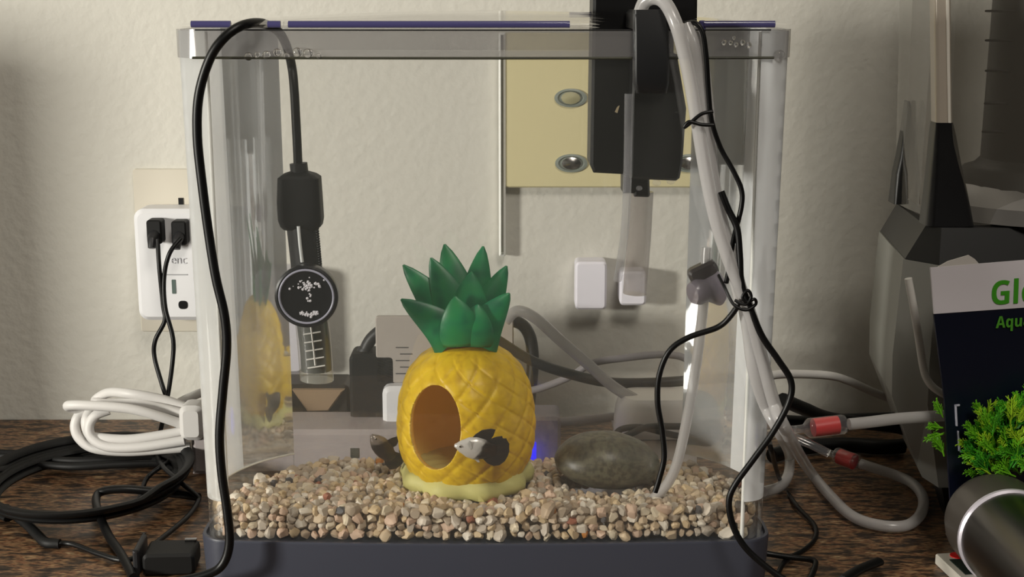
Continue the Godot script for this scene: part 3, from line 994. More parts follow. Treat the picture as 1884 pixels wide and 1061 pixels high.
func tubes() -> void:
	var R := 0.0033
	# outer airline hose: out of the pump, down the front, over to the check valve
	var p := [[1178, 22, 0.004], [1186, 4, 0.006], [1204, -4, 0.009], [1224, 6, 0.013], [1242, 40, 0.0180], [1257, 90, 0.0185], [1272, 160, 0.0185], [1284, 230, 0.0185], [1299, 320, 0.0185], [1316, 400, 0.0185], [1338, 470, 0.0185], [1362, 530, 0.0185], [1384, 590, 0.0185], [1402, 660, 0.014], [1424, 740, 0.010], [1450, 800, 0.004]]
	var pts := PackedVector3Array()
	for q in p:
		pts.append(W(q[0], q[1], q[2]))
	for q in [[1490, 866, 0.0085], [1530, 914, 0.0055], [1570, 950, 0.0045], [1620, 966, 0.0045], [1668, 966, 0.0045], [1694, 945, 0.0045], [1698, 915, 0.0045], [1680, 890, 0.0055], [1648, 874, 0.007], [1612, 862, 0.010], [1582, 852, 0.012]]:
		pts.append(G(q[0], q[1], q[2]))
	solo("air_hose", tube_mesh(curve(pts, 6), R, 14), M.silicone, "milky air hose arching over the pump and looping right to the lower red valve", "hose")
	# second hose, beside it, curling behind the base
	p = [[1262, 46, 0.010], [1274, 80, 0.013], [1284, 140, 0.0115], [1296, 230, 0.0115], [1310, 320, 0.0115], [1326, 400, 0.0115], [1346, 470, 0.014], [1364, 540, 0.013], [1376, 600, 0.012], [1387, 680, 0.011], [1408, 745, 0.006], [1438, 800, -0.004]]
	pts = PackedVector3Array()
	for q in p:
		pts.append(W(q[0], q[1], q[2]))
	for q in [[1452, 835, 0.016], [1451, 870, 0.008], [1436, 894, 0.0045], [1405, 904, 0.0045]]:
		pts.append(G(q[0], q[1], q[2]))
	solo("air_hose", tube_mesh(curve(pts, 6), R, 14), M.silicone, "milky air hose tied beside the longer one and curling behind the tank's base", "hose")
	# third, thinner, from behind the pump
	p = [[1282, 58, 0.008], [1294, 110, 0.0095], [1304, 200, 0.0098], [1309, 280, 0.010], [1318, 360, 0.010], [1334, 440, 0.010], [1352, 520, 0.010], [1362, 556, 0.010]]
	solo("air_hose", tube_mesh(path(p), 0.0026, 12), M.silicone, "thin milky air hose at the right of the tied bundle", "hose")
	# hose inside the tank, from the suction holder down into the gravel
	p = [[1300, 455, -0.014], [1297, 520, -0.012], [1290, 600, -0.012], [1278, 690, -0.012], [1264, 770, -0.013], [1246, 850, -0.014], [1226, 892, -0.016], [1196, 922, -0.020]]
	solo("air_hose", tube_mesh(path(p), 0.0027, 12), M.silicone, "clear air hose inside the tank running down into the gravel beside the stone", "hose")
	# grey suction holder
	var at := W(1300, 530, -0.0075)
	var t := thing("suction_holder", "grey rubber suction holder clamping the hose to the front pane", "suction cup", at)
	var b := MB.new()
	b.lathe([[0.0095, 0.0045], [0.0100, 0.0035], [0.0080, 0.0005], [0.0060, -0.003], [0.0068, -0.0075], [0.0055, -0.0105], [0.002, -0.011]], 28)
	b.move(Transform3D(Basis(Vector3.BACK, 0.18) * Basis(Vector3.UP, 0.45) * Basis(Vector3.BACK, -PI / 2), Vector3(0.0020, -0.001, -0.004)))
	M.cup = pane(Color(0.52, 0.49, 0.53), 0.8, 0.25)
	part("cup", b.mesh(45.0), M.cup, t)
	b = MB.new()
	b.box(Vector3(-0.0075, 0.004, -0.010), Vector3(0.008, 0.0125, -0.001), 0.0015, 0.003)
	b.move(Transform3D(Basis(Vector3.BACK, 0.45), Vector3(0.002, 0.0, 0)))
	part("clip", b.mesh(40.0), mat(Color(0.24, 0.22, 0.22), 0.4), t)
	# valves on the counter
	valve(W(1462, 790, -0.055), W(1572, 778, -0.060), "upper red and clear check valve on the hose towards the blender")
	valve(G(1524, 832, 0.014), G(1590, 856, 0.012), "lower red and clear check valve on the looping hose")
	var q0 := [[1562, 780, -0.060], [1600, 776, -0.062], [1660, 769, -0.066], [1740, 764, -0.075]]
	solo("air_hose", tube_mesh(path(q0), R, 12), M.silicone, "milky air hose from the upper red valve running behind the plant card", "hose")
	q0 = [[1405, 694, -0.16], [1440, 688, -0.17], [1520, 690, -0.19], [1560, 700, -0.2], [1600, 718, -0.21], [1650, 738, -0.22]]
	solo("white_cable", tube_mesh(path(q0), 0.0028, 10), M.white_soft, "pale cord rising behind the tank's right side towards the blender", "cord")
	q0 = [[1400, 800, -0.06], [1440, 798, -0.05], [1480, 812, -0.045], [1525, 834, -0.042]]
	solo("air_hose", tube_mesh(path(q0), 0.0024, 10), M.clear_plastic, "clear hose stub entering the lower red valve from the left", "hose")
	q0 = [[1400, 782, -0.062], [1430, 790, -0.058], [1466, 790, -0.055]]
	solo("air_hose", tube_mesh(path(q0), 0.0024, 10), M.clear_plastic, "clear hose stub entering the upper red valve from the left", "hose")

func valve(a: Vector3, d: Vector3, label: String) -> void:
	var t := thing("check_valve", label, "valve", a)
	var along := (d - a)
	var n := along.normalized()
	var L := along.length()
	var x := Basis(Quaternion(Vector3.UP, n))
	var b := MB.new()
	b.lathe([[0.0022, 0.0], [0.0024, L * 0.15], [0.0052, L * 0.22], [0.0056, L * 0.25], [0.0056, L * 0.80], [0.0050, L * 0.84], [0.0026, L * 0.88], [0.0024, L]], 20)
	b.move(Transform3D(x, Vector3.ZERO))
	part("clear_case", b.mesh(40.0), M.clear_plastic, t)
	b = MB.new()
	b.lathe([[0.0040, L * 0.30], [0.0052, L * 0.31], [0.0052, L * 0.72], [0.0040, L * 0.73]], 20)
	b.move(Transform3D(x, Vector3.ZERO))
	part("red_core", b.mesh(40.0), M.red, t, "red plastic core")

func wire(called: String, list: Array, r: float, m: Material, label: String, flat := 1.0) -> MeshInstance3D:
	var p := PackedVector3Array()
	for q in list:
		# [px, py, z] upright plane, or [px, py, "y", height] level plane
		p.append(G(q[0], q[1], q[3]) if q.size() == 4 else W(q[0], q[1], q[2]))
	return solo(called, tube_mesh(curve(p, 7), r, 10, flat), m, label, "cable")

func right_cords() -> void:
	wire("pump_cable", [[1262, 44, 0.006], [1278, 42, 0.0125], [1292, 58, 0.0145], [1299, 100, 0.0152], [1303, 160, 0.0155], [1309, 220, 0.0158], [1325, 270, 0.016], [1348, 312, 0.0165], [1364, 348, 0.0165], [1364, 380, 0.0165], [1352, 430, 0.0165], [1345, 465, 0.0160], [1340, 500, 0.0150], [1336, 520, 0.0140]], 0.00125, M.black, "black pump cable running down beside the milky hoses, wavy at the middle")
	wire("pump_cable", [[1327, 352, 0.0155], [1340, 385, 0.017], [1356, 420, 0.018], [1361, 470, 0.019], [1364, 520, 0.020], [1380, 566, 0.021], [1402, 618, 0.021], [1432, 662, 0.021], [1455, 700, 0.021], [1452, 738, 0.021], [1424, 792, 0.021], [1388, 842, 0.021], [1352, 892, 0.021], [1341, 925, 0.021], [1350, 970, 0.021], [1374, 1010, 0.022], [1420, 1050, 0.024], [1460, 1075, 0.026]], 0.00165, M.black, "long black cable crossing the tank's right edge and dropping in front of its base")
	wire("pump_cable", [[1366, 548, 0.0195], [1345, 580, 0.016], [1320, 602, 0.0135], [1268, 620, 0.0115], [1232, 645, 0.0110], [1213, 690, 0.0105], [1210, 740, 0.0105], [1218, 790, 0.0105], [1222, 840, 0.0105], [1213, 880, 0.0105], [1205, 905, 0.0105]], 0.00150, M.black, "black cable curving left over the front pane and down beside the river stone")
	wire("pump_cable", [[1414, 806, -0.02], [1420, 832, 0.0], [1436, 884, "y", 0.004], [1466, 930, "y", 0.003], [1498, 965, "y", 0.002], [1500, 990, "y", 0.002], [1478, 1012, "y", 0.002], [1446, 1030, "y", 0.002], [1428, 1062, "y", 0.002]], 0.00140, M.black, "thin black cable bending across the countertop right of the base")
	wire("pump_cable", [[1366, 1008, "y", 0.012], [1400, 1016, "y", 0.006], [1450, 1024, "y", 0.0045], [1494, 1030, "y", 0.0045], [1500, 1040, "y", 0.004], [1490, 1066, "y", 0.003]], 0.00165, M.black, "short black cable loop in front of the base's right corner")
	wire("cut_cable", [[1552, 1066, "y", 0.004], [1580, 1048, "y", 0.004], [1618, 1032, "y", 0.004]], 0.0022, M.black, "short black cable end lying on the countertop at the bottom right", 1.5)
	# twist ties
	wire("twist_tie", [[1312, 205, 0.0232], [1290, 210, 0.0234], [1268, 228, 0.0228], [1259, 234, 0.0222], [1268, 224, 0.0230], [1290, 229, 0.0234], [1313, 230, 0.0230]], 0.0009, M.black, "black twist tie knotted round the hose bundle beside the pump")
	wire("twist_tie", [[1322, 506, 0.010], [1334, 530, 0.018], [1350, 560, 0.022], [1372, 570, 0.023], [1390, 560, 0.022], [1388, 550, 0.023], [1374, 556, 0.024], [1366, 546, 0.024], [1376, 534, 0.024], [1382, 546, 0.024], [1372, 560, 0.024], [1352, 552, 0.022]], 0.0008, M.black, "looped black twist tie holding the hoses at the tank's right edge")
	# black cords at the back right
	wire("black_cable", [[1440, 735, -0.10], [1480, 752, -0.12], [1530, 770, -0.14], [1640, 784, -0.16], [1668, 790, -0.165]], 0.0042, M.black, "thick black power cord sloping down behind the red valves", 1.0)
	wire("black_cable", [[1420, 772, -0.13], [1480, 776, -0.14], [1560, 772, -0.15], [1650, 769, -0.16]], 0.0040, M.black, "black power cord lying along the wall behind the upper red valve", 1.0)
	wire("black_cable", [[1420, 838, "y", 0.006], [1480, 822, "y", 0.006], [1560, 818, "y", 0.006], [1620, 822, "y", 0.006], [1662, 820, "y", 0.006]], 0.0052, M.black, "black cord lying on the countertop between the two red valves", 1.0)

func left_side() -> void:
	# wall plate and adapter
	var a := W(260, 610, WALL_Z + 0.004)
	var t := thing("wall_plate", "cream wall outlet plate behind the white plug adapter", "outlet plate", Vector3(a.x, a.y, WALL_Z))
	var hi := W(452, 311, WALL_Z + 0.004) - t.position
	var b := MB.new()
	b.box(Vector3(0, 0, 0), Vector3(hi.x, hi.y, 0.004), 0.0006, 0.002)
	part("plate", b.mesh(), mat(Color(0.80, 0.775, 0.72), 0.45), t)
	b = MB.new()
	var s0 := W(329, 386, WALL_Z + 0.0046) - t.position; var s1 := W(337, 364, WALL_Z + 0.0046) - t.position
	b.box(Vector3(s0.x, s0.y, 0.003), Vector3(s1.x, s1.y, 0.0046), 0.0)
	part("slot", b.mesh(), M.black, t)
	var zf := WALL_Z + 0.030
	a = W(255, 590, zf)
	t = thing("plug_adapter", "white multi-outlet plug adapter with two black cords plugged into its top", "plug adapter", Vector3(a.x, a.y, WALL_Z + 0.004))
	var o := t.position
	hi = W(412, 385, zf) - o
	b = MB.new()
	b.box(Vector3(0, 0, 0), Vector3(hi.x, hi.y, zf - o.z), 0.003, 0.007, 5)
	part("body", b.mesh(40.0), M.white, t)
	var slot := func(x0, y0, x1, y1, r: float, called: String, mt: Material):
		var l := W(x0, y1, zf) - o; var h := W(x1, y0, zf) - o
		var q := MB.new()
		q.box(Vector3(l.x, l.y, zf - o.z - 0.002), Vector3(h.x, h.y, zf - o.z + 0.0004), 0.0, r)
		part(called, q.mesh(), mt, t)
	slot.call(317, 514, 323, 540, 0.0005, "slot", mat(Color(0.30, 0.36, 0.34), 0.6))
	slot.call(329, 553, 345, 568, 0.0022, "ground_hole", M.black)
	slot.call(300, 504, 345, 506, 0.0, "seam", mat(Color(0.62, 0.62, 0.63), 0.6))
	var tx := part("embossed_letters", text_mesh("enc", 0.0072, 0.0004, false), mat(Color(0.74, 0.74, 0.76), 0.5), t)
	tx.position = W(314, 478, zf) - o + Vector3(0, 0, 0.0004)
	# plugs with their cords
	var plug := func(x: float, y: float, label: String, cord: Array):
		var c := thing("power_cable", label, "power cord", W(x, y, zf + 0.001))
		var oo := c.position
		var q := MB.new()
		q.box(Vector3(-0.0052, -0.0085, 0.0), Vector3(0.0052, 0.0085, 0.012), 0.001, 0.002)
		part("plug", q.mesh(), M.black_soft, c)
		q = MB.new()
		q.tube(PackedVector3Array([Vector3(0, -0.002, 0.010), Vector3(-0.0005, -0.005, 0.016), Vector3(-0.0005, -0.010, 0.018)]), 0.0042, 12, 1.0, 0.0026)
		part("strain_relief", q.mesh(), M.rubber, c)
		var pp := PackedVector3Array()
		for w in cord:
			pp.append((G(w[0], w[1], w[3]) if w.size() == 4 else W(w[0], w[1], w[2])) - oo)
		part("cord", tube_mesh(curve(pp, 7), 0.00155, 10), M.black, c)
	var zz := -0.255
	plug.call(291, 422, "black cord plugged into the adapter's upper left socket", [[290, 440, zz - 0.005], [293, 490, zz], [300, 560, zz], [303, 590, zz + 0.002], [286, 625, zz + 0.004], [284, 655, zz + 0.004], [296, 700, zz + 0.01], [311, 745, zz + 0.018], [327, 790, zz + 0.03], [326, 820, zz + 0.045], [310, 848, zz + 0.07], [296, 858, "y", 0.012], [270, 880, "y", 0.006], [258, 912, "y", 0.003], [246, 935, "y", 0.003]])
	plug.call(336, 424, "black cord plugged into the adapter's upper right socket", [[333, 438, zz - 0.005], [312, 466, zz], [302, 510, zz], [304, 565, zz + 0.004], [318, 620, zz + 0.008], [318, 660, zz + 0.01], [310, 720, zz + 0.018], [300, 770, zz + 0.03], [289, 830, zz + 0.05], [300, 858, zz + 0.09], [330, 885, "y", 0.012], [362, 912, "y", 0.006], [364, 922, "y", 0.004], [345, 950, "y", 0.003], [300, 988, "y", 0.003], [258, 1020, "y", 0.003], [225, 1030, "y", 0.003], [180, 1018, "y", 0.003], [130, 1000, "y", 0.003], [90, 1000, "y", 0.003], [70, 984, "y", 0.003]])
	wire("black_cable", [[366, 914, "y", 0.0045], [320, 908, "y", 0.004], [240, 900, "y", 0.009], [196, 902, "y", 0.009], [178, 912, "y", 0.007], [180, 940, "y", 0.009], [200, 985, "y", 0.005], [222, 1018, "y", 0.004], [246, 1062, "y", 0.004]], 0.0026, M.black, "black flat cord folded in a triangle in front of the coiled cable")
	# coiled flat cable
	b = MB.new()
	var cp := PackedVector3Array()
	var c0 := G(160, 900, 0.004)
	for k in 150:
		var th := TAU * k / 30.0 + 2.2
		var e := 1.0 + 0.035 * (k / 30.0 - 2.0) + 0.01 * sin(k * 0.61)
		cp.append(c0 + Vector3(cos(th) * 0.058 * e, 0.0035 * fposmod(k * 0.021, 1.0) + (k / 30.0) * 0.0022, sin(th) * 0.066 * e))
	b.tube(curve(cp, 2), 0.0022, 8, 1.6)
	var coil := thing("coiled_cable", "black cable coiled flat on the countertop at the far left", "cable")
	part("coil", b.mesh(60.0), M.black_soft, coil)
	for k in 4:
		var y := 0.003 + 0.0035 * (k % 2)
		var dy := k * 6.0
		part("strand", tube_mesh(curve(PackedVector3Array([G(-60, 832 + dy, y), G(40, 834 + dy, y), G(130, 842 + dy * 0.9, y + 0.002), G(220, 840 + dy * 0.8, y + 0.002), G(300, 836 + dy * 0.9, y), G(400, 834 + dy, y)]), 6), 0.0026, 8), M.black_soft, coil)
	part("cable_end", tube_mesh(curve(PackedVector3Array([G(10, 935, 0.004), G(45, 960, 0.003), G(70, 985, 0.003), G(85, 998, 0.003), G(110, 1000, 0.003)]), 6), 0.003, 8), M.black_soft, coil)
	# inline switch at the bottom
	t = thing("inline_plug", "black inline plug block lying before the base's left corner", "plug", G(318, 1045, 0.0))
	t.rotation.y = 0.06
	b = MB.new()
	b.box(Vector3(-0.014, 0.0005, -0.010), Vector3(0.014, 0.013, 0.012), 0.0015, 0.003)
	part("block", b.mesh(), M.black_soft, t)
	b = MB.new()
	b.box(Vector3(-0.019, 0.0005, -0.013), Vector3(-0.0155, 0.016, 0.012), 0.001, 0.002)
	part("collar", b.mesh(), M.rubber, t)
	b = MB.new()
	b.box(Vector3(0.006, 0.013, -0.009), Vector3(0.0125, 0.0142, -0.006), 0.0003)
	part("contact", b.mesh(), M.steel, t)
	# white coiled cord with its adapter block
	t = thing("white_cable", "white charger cord looped in a bundle on the countertop by the wall", "cord", G(250, 828, 0.0))
	o = t.position
	var loops := [
		[[350, 752, -0.20], [300, 735, -0.20], [240, 724, -0.20], [200, 722, -0.21], [176, 736, -0.215], [190, 742, -0.205], [250, 742, -0.198], [320, 756, -0.195], [355, 768, -0.195]],
		[[350, 786, -0.190], [300, 768, -0.186], [240, 752, -0.184], [170, 746, -0.184], [132, 745, -0.186], [126, 748, -0.19], [150, 753, -0.195], [200, 752, -0.2]],
		[[160, 754, -0.196], [145, 764, -0.194], [138, 784, -0.192], [146, 806, -0.19], [172, 824, -0.188], [230, 830, -0.186], [300, 826, -0.186], [350, 822, -0.188]],
		[[200, 754, -0.19], [176, 764, -0.188], [164, 784, -0.186], [170, 806, -0.184], [200, 822, -0.182], [260, 822, -0.182], [340, 810, -0.184]],
		[[168, 752, -0.194], [158, 775, -0.190], [166, 800, -0.188], [190, 806, -0.186], [240, 808, -0.186], [300, 800, -0.188], [350, 790, -0.190]],
	]
	for l in loops:
		part("loop", tube_mesh(path_local(l, o, 8), 0.0033, 12), M.white_soft, t)
	b = MB.new()
	var p0 := W(330, 812, -0.18) - o; var p1 := W(372, 748, -0.18) - o
	b.box(Vector3(p0.x, p0.y, p0.z - 0.020), Vector3(p1.x, p1.y, p0.z), 0.003, 0.005)
	part("adapter_block", b.mesh(), M.white_soft, t)
	part("lead", tube_mesh(path_local([[322, 745, -0.205], [340, 735, -0.21], [365, 724, -0.22], [400, 712, -0.24]], o), 0.0030, 10), M.white_soft, t)

func behind() -> void:
	# beige panel on the wall seen through the tank, and a white strip for the light streak beside it
	var a := W(926, 345, WALL_Z + 0.008); var d := W(1318, 60, WALL_Z + 0.008)
	var t := thing("wall_panel", "beige wall panel with two round sockets behind the tank", "wall panel", Vector3(a.x, a.y, WALL_Z))
	var o := t.position
	var b := MB.new()
	b.box(Vector3.ZERO, Vector3(d.x - a.x, d.y - a.y, 0.008), 0.001, 0.003)
	part("cover", b.mesh(), mat(Color(0.83, 0.79, 0.62), 0.45), t)
	for q in [[1050, 180, false], [1051, 300, true], [1268, 300, true]]:
		var c := W(q[0], q[1], WALL_Z + 0.008) - o
		b = MB.new()
		b.lathe([[0.0105, -0.001], [0.0105, 0.0012], [0.0085, 0.0016], [0.0075, 0.0004]], 28)
		b.move(Transform3D(Basis(Vector3.RIGHT, PI / 2) * Basis.from_scale(Vector3(1.1, 1, 0.62)), c))
		part("socket_ring", b.mesh(), mat(Color(0.50, 0.53, 0.50), 0.4), t)
		b = MB.new()
		b.lathe([[0.0062, 0.0], [0.0062, 0.002], [0.0030, 0.003], [0.0005, 0.0032]], 12)
		b.move(Transform3D(Basis(Vector3.RIGHT, PI / 2) * Basis.from_scale(Vector3(1.1, 1, 0.7)), c))
		part("socket_core", b.mesh(20.0), M.steel if q[2] else mat(Color(0.62, 0.60, 0.46), 0.5), t)
	b = MB.new()
	var e0 := W(918, 470, WALL_Z + 0.006); var e1 := W(930, 60, WALL_Z + 0.006)  # white strip standing in for an upright streak of light
	b.box(Vector3(e0.x, e0.y, WALL_Z), Vector3(e1.x, e1.y, WALL_Z + 0.010), 0.0015, 0.001)
	solo("light_streak", b.mesh(), mat(Color(0.98, 0.98, 0.96), 0.3), "narrow white strip in place of a light streak left of the beige panel", "light streak")
	# plain pale blocks on the wall behind
	for q in [[1058, 570, 1117, 482, "white block on the wall left of the pump's intake tube"], [1140, 562, 1190, 500, "white block on the wall behind the pump's intake tube"]]:
		var zf := WALL_Z + 0.02
		var l := W(q[0], q[1], zf); var h := W(q[2], q[3], zf)
		b = MB.new()
		b.box(Vector3(l.x, l.y, WALL_Z), Vector3(h.x, h.y, zf), 0.0015, 0.003)
		solo("white_block", b.mesh(), mat(Color(0.95, 0.94, 0.98), 0.4), q[4], "charger")
	var zf2 := WALL_Z + 0.028
	var l2 := W(474, 690, zf2); var h2 := W(556, 498, zf2)
	b = MB.new()
	b.box(Vector3(l2.x, l2.y, WALL_Z), Vector3(h2.x, h2.y, zf2), 0.003, 0.006)
	solo("pale_block", b.mesh(), mat(Color(0.80, 0.79, 0.82), 0.4), "pale block on the wall seen through the tank behind the heater", "charger")
	# power strip on the counter
	var pz := -0.185
	var p0 := G(350, 872, 0.0)
	t = thing("power_strip", "grey power strip lying on the countertop behind the tank", "power strip", Vector3(W(350, 800, pz).x, 0, pz))
	o = t.position
	var top := W(560, 792, pz).y
	b = MB.new()
	var wd := W(742, 800, pz).x - o.x
	b.box(Vector3(0, 0, -0.045), Vector3(wd, top, 0.0), 0.003, 0.0)
	part("body", b.mesh(), mat(Color(0.60, 0.57, 0.57), 0.5), t)
	for q in [[645, 824, 660, 842], [462, 800, 468, 822]]:
		var l := W(q[0], q[3], pz) - o; var h := W(q[2], q[1], pz) - o
		b = MB.new()
		b.box(Vector3(l.x, l.y, -0.001), Vector3(h.x, h.y, 0.0005), 0.0)
		part("button", b.mesh(), mat(Color(0.14, 0.17, 0.15), 0.5), t)
	# black adapter with a thick cable
	var az := -0.215
	t = thing("power_adapter", "black power adapter standing on the power strip left of the pineapple", "power adapter", W(694, 786, az))
	o = t.position
	var l := W(645, 786, az) - o; var h := W(728, 652, az) - o
	b = MB.new()
	b.box(Vector3(l.x, l.y, -0.025), Vector3(h.x, h.y, 0.0), 0.002, 0.004)
	part("body", b.mesh(), M.black_soft, t)
	b = MB.new()
	b.tube(PackedVector3Array([W(668, 655, az - 0.012) - o, W(672, 640, az - 0.012) - o]), 0.006, 12, 1.0, 0.0045)
	part("strain_relief", b.mesh(), M.rubber, t)
	part("cable", tube_mesh(path_local([[670, 648, az - 0.012], [684, 622, az - 0.012], [712, 602, az - 0.012], [760, 590, az - 0.012], [820, 584, az - 0.012], [900, 590, az - 0.012], [950, 592, az - 0.012], [972, 612, az - 0.012], [980, 650, az - 0.012], [978, 700, az - 0.012], [968, 780, az - 0.012]], o, 8), 0.0042, 12), M.rubber, t)
	# dark block put in for the shadow at the back of the counter, left
	var dz := -0.24
	t = thing("power_adapter", "wide dark block in place of the shadow behind the power strip, under the heater", "power adapter", W(570, 800, dz))
	o = t.position
	l = W(505, 800, dz) - o; h = W(642, 708, dz) - o
	b = MB.new()
	b.box(Vector3(l.x, l.y, -0.03), Vector3(h.x, h.y, 0.0), 0.002, 0.004)
	part("body", b.mesh(), mat(Color(0.10, 0.085, 0.07), 0.5), t)
	b = MB.new()
	l = W(545, 752, dz) - o
	var fun := PackedVector2Array()
	for q in [[538, 716], [634, 716], [605, 755], [566, 755]]:
		var w := W(q[0], q[1], dz + 0.004) - o
		fun.append(Vector2(w.x, w.y))
	b.prism(fun, 0.0, 0.006, 0.001)
	part("beige_patch", b.mesh(), mat(Color(0.55, 0.46, 0.36), 0.5), t, "beige tapered patch on its front")  # plain beige patch on the dark block
	b = MB.new()
	# white charger with a printed label
	var wz := -0.205
	t = thing("white_adapter", "white plug adapter behind the pineapple's left shoulder", "charger", W(745, 786, wz))
	o = t.position
	l = W(704, 786, wz) - o; h = W(800, 712, wz) - o
	b = MB.new()
	b.box(Vector3(l.x, l.y, -0.02), Vector3(h.x, h.y, 0.0), 0.003, 0.005)
	part("body", b.mesh(), M.white, t)
	l = W(690, 712, wz) - o; h = W(945, 588, wz) - o
	b = MB.new()
	b.box(Vector3(l.x, l.y, -0.014), Vector3(h.x, h.y, -0.010), 0.0008, 0.002)
	var lab := part("printed_label", b.mesh(), mat(Color(0.66, 0.63, 0.60), 0.6), t, "pale printed label plate above it")
	for k in 5:
		var p := W(728 + (k % 2) * 8, 640 + k * 12.0, wz - 0.01) - o
		var q := W(752 + (k * 7 % 12), 640 + k * 12.0, wz - 0.01) - o
		b = MB.new()
		b.box(Vector3(p.x, p.y, -0.0102), Vector3(q.x, q.y + 0.0008, -0.0098), 0.0)
		part("print_line", b.mesh(), mat(Color(0.32, 0.31, 0.31), 0.6), lab)
	# round white air pump
	var kz := -0.15
	t = thing("air_pump", "white rounded air pump behind the river stone", "air pump", W(1210, 868, kz))
	o = t.position
	b = MB.new()
	var rr := []
	for q in [[870, 1.0, 0.0], [830, 1.0, 0.0], [790, 0.98, 0.0], [768, 0.95, 0.0], [752, 0.88, 0.0], [742, 0.76, 0.0]]:
		var y: float = W(1210, q[0], kz).y - o.y
		var rg := PackedVector3Array()
		for p in MB.rr(-0.0265 * q[1], -0.020 * q[1], 0.053 * q[1], 0.040 * q[1], 0.012 * q[1], 5):
			rg.append(Vector3(p.x, y, p.y - 0.022))
		rr.append(rg)
	b.rows(rr, true, true, true)
	part("case", b.mesh(40.0), mat(Color(0.93, 0.91, 0.89), 0.45), t)
	b = MB.new()
	b.lathe([[0.0085, 0.0], [0.0088, 0.0012], [0.006, 0.0016], [0.001, 0.0012]], 24, W(1225, 742, kz - 0.022) - o)
	part("grommet", b.mesh(), mat(Color(0.45, 0.36, 0.27), 0.5), t)
	b = MB.new()
	b.box(Vector3(-0.0266, 0.020, -0.0424), Vector3(0.0266, 0.0208, -0.0016), 0.0)
	part("seam", b.mesh(), M.grey_plastic, t)
	wire("black_cable", [[1130, 806, kz + 0.008], [1142, 790, kz + 0.006], [1180, 786, kz + 0.006], [1240, 800, kz + 0.006], [1284, 804, kz + 0.006], [1300, 790, kz + 0.004]], 0.0021, M.rubber, "dark cord lying across the white air pump's front")
	wire("black_cable", [[1130, 810, kz + 0.012], [1160, 798, kz + 0.011], [1190, 786, kz + 0.011], [1240, 784, kz + 0.010], [1300, 786, kz + 0.006]], 0.0021, M.rubber, "second dark cord over the white air pump, nearly level")
	# grey modem with a blue light
	var gz := -0.16
	t = thing("grey_charger", "grey box with a blue glowing light behind the pineapple's right side", "charger", W(990, 868, gz))
	o = t.position
	l = W(955, 868, gz) - o; h = W(1032, 768, gz) - o
	b = MB.new()
	b.box(Vector3(l.x, l.y, -0.03), Vector3(h.x, h.y, 0.0), 0.002, 0.003)
	part("body", b.mesh(), mat(Color(0.50, 0.47, 0.50), 0.5), t)
	var led := mat(Color(0.1, 0.1, 0.5), 0.4)
	led.emission_enabled = true
	led.emission = Color(0.12, 0.12, 1.0)
	led.emission_energy_multiplier = 0.75
	l = W(974, 856, gz) - o; h = W(987, 812, gz) - o
	b = MB.new()
	b.box(Vector3(l.x, l.y, -0.001), Vector3(h.x, h.y, 0.0012), 0.0004, 0.001)
	part("blue_led_light", b.mesh(), led, t, "blue glowing indicator")
	var lp := OmniLight3D.new()
	lp.name = "indicator_light"
	lp.light_color = Color(0.15, 0.15, 1.0)
	lp.light_energy = 0.00015
	lp.light_size = 0.003
	lp.omni_range = 3.0
	lp.omni_attenuation = 2.0
	lp.shadow_enabled = true
	lp.position = (l + h) / 2.0 + Vector3(0, 0, 0.006)
	t.add_child(lp)
	# cords that hang behind the tank
	wire("black_cable", [[880, 600, -0.19], [920, 628, -0.19], [980, 664, -0.19], [1050, 688, -0.19], [1120, 703, -0.19], [1200, 704, -0.19], [1290, 698, -0.19], [1400, 690, -0.19]], 0.0034, M.rubber, "thick black cord sagging from behind the pineapple to the right")
	wire("clear_hose", [[930, 590, -0.17], [952, 572, -0.17], [985, 585, -0.17], [1030, 625, -0.17], [1080, 668, -0.17], [1130, 712, -0.17], [1180, 740, -0.17]], 0.0036, M.silicone, "milky hose slanting down behind the tank to the white air pump")
	wire("grey_cable", [[960, 722, -0.22], [1000, 712, -0.22], [1050, 692, -0.22], [1090, 668, -0.22], [1150, 658, -0.22], [1220, 652, -0.22], [1262, 660, -0.22], [1278, 690, -0.22]], 0.0025, M.grey_plastic, "thin grey cord rising along the wall behind the tank")
	wire("grey_cable", [[985, 780, -0.20], [1060, 774, -0.20], [1150, 765, -0.2], [1200, 762, -0.2]], 0.003, M.grey_plastic, "short grey cord lying level behind the river stone")

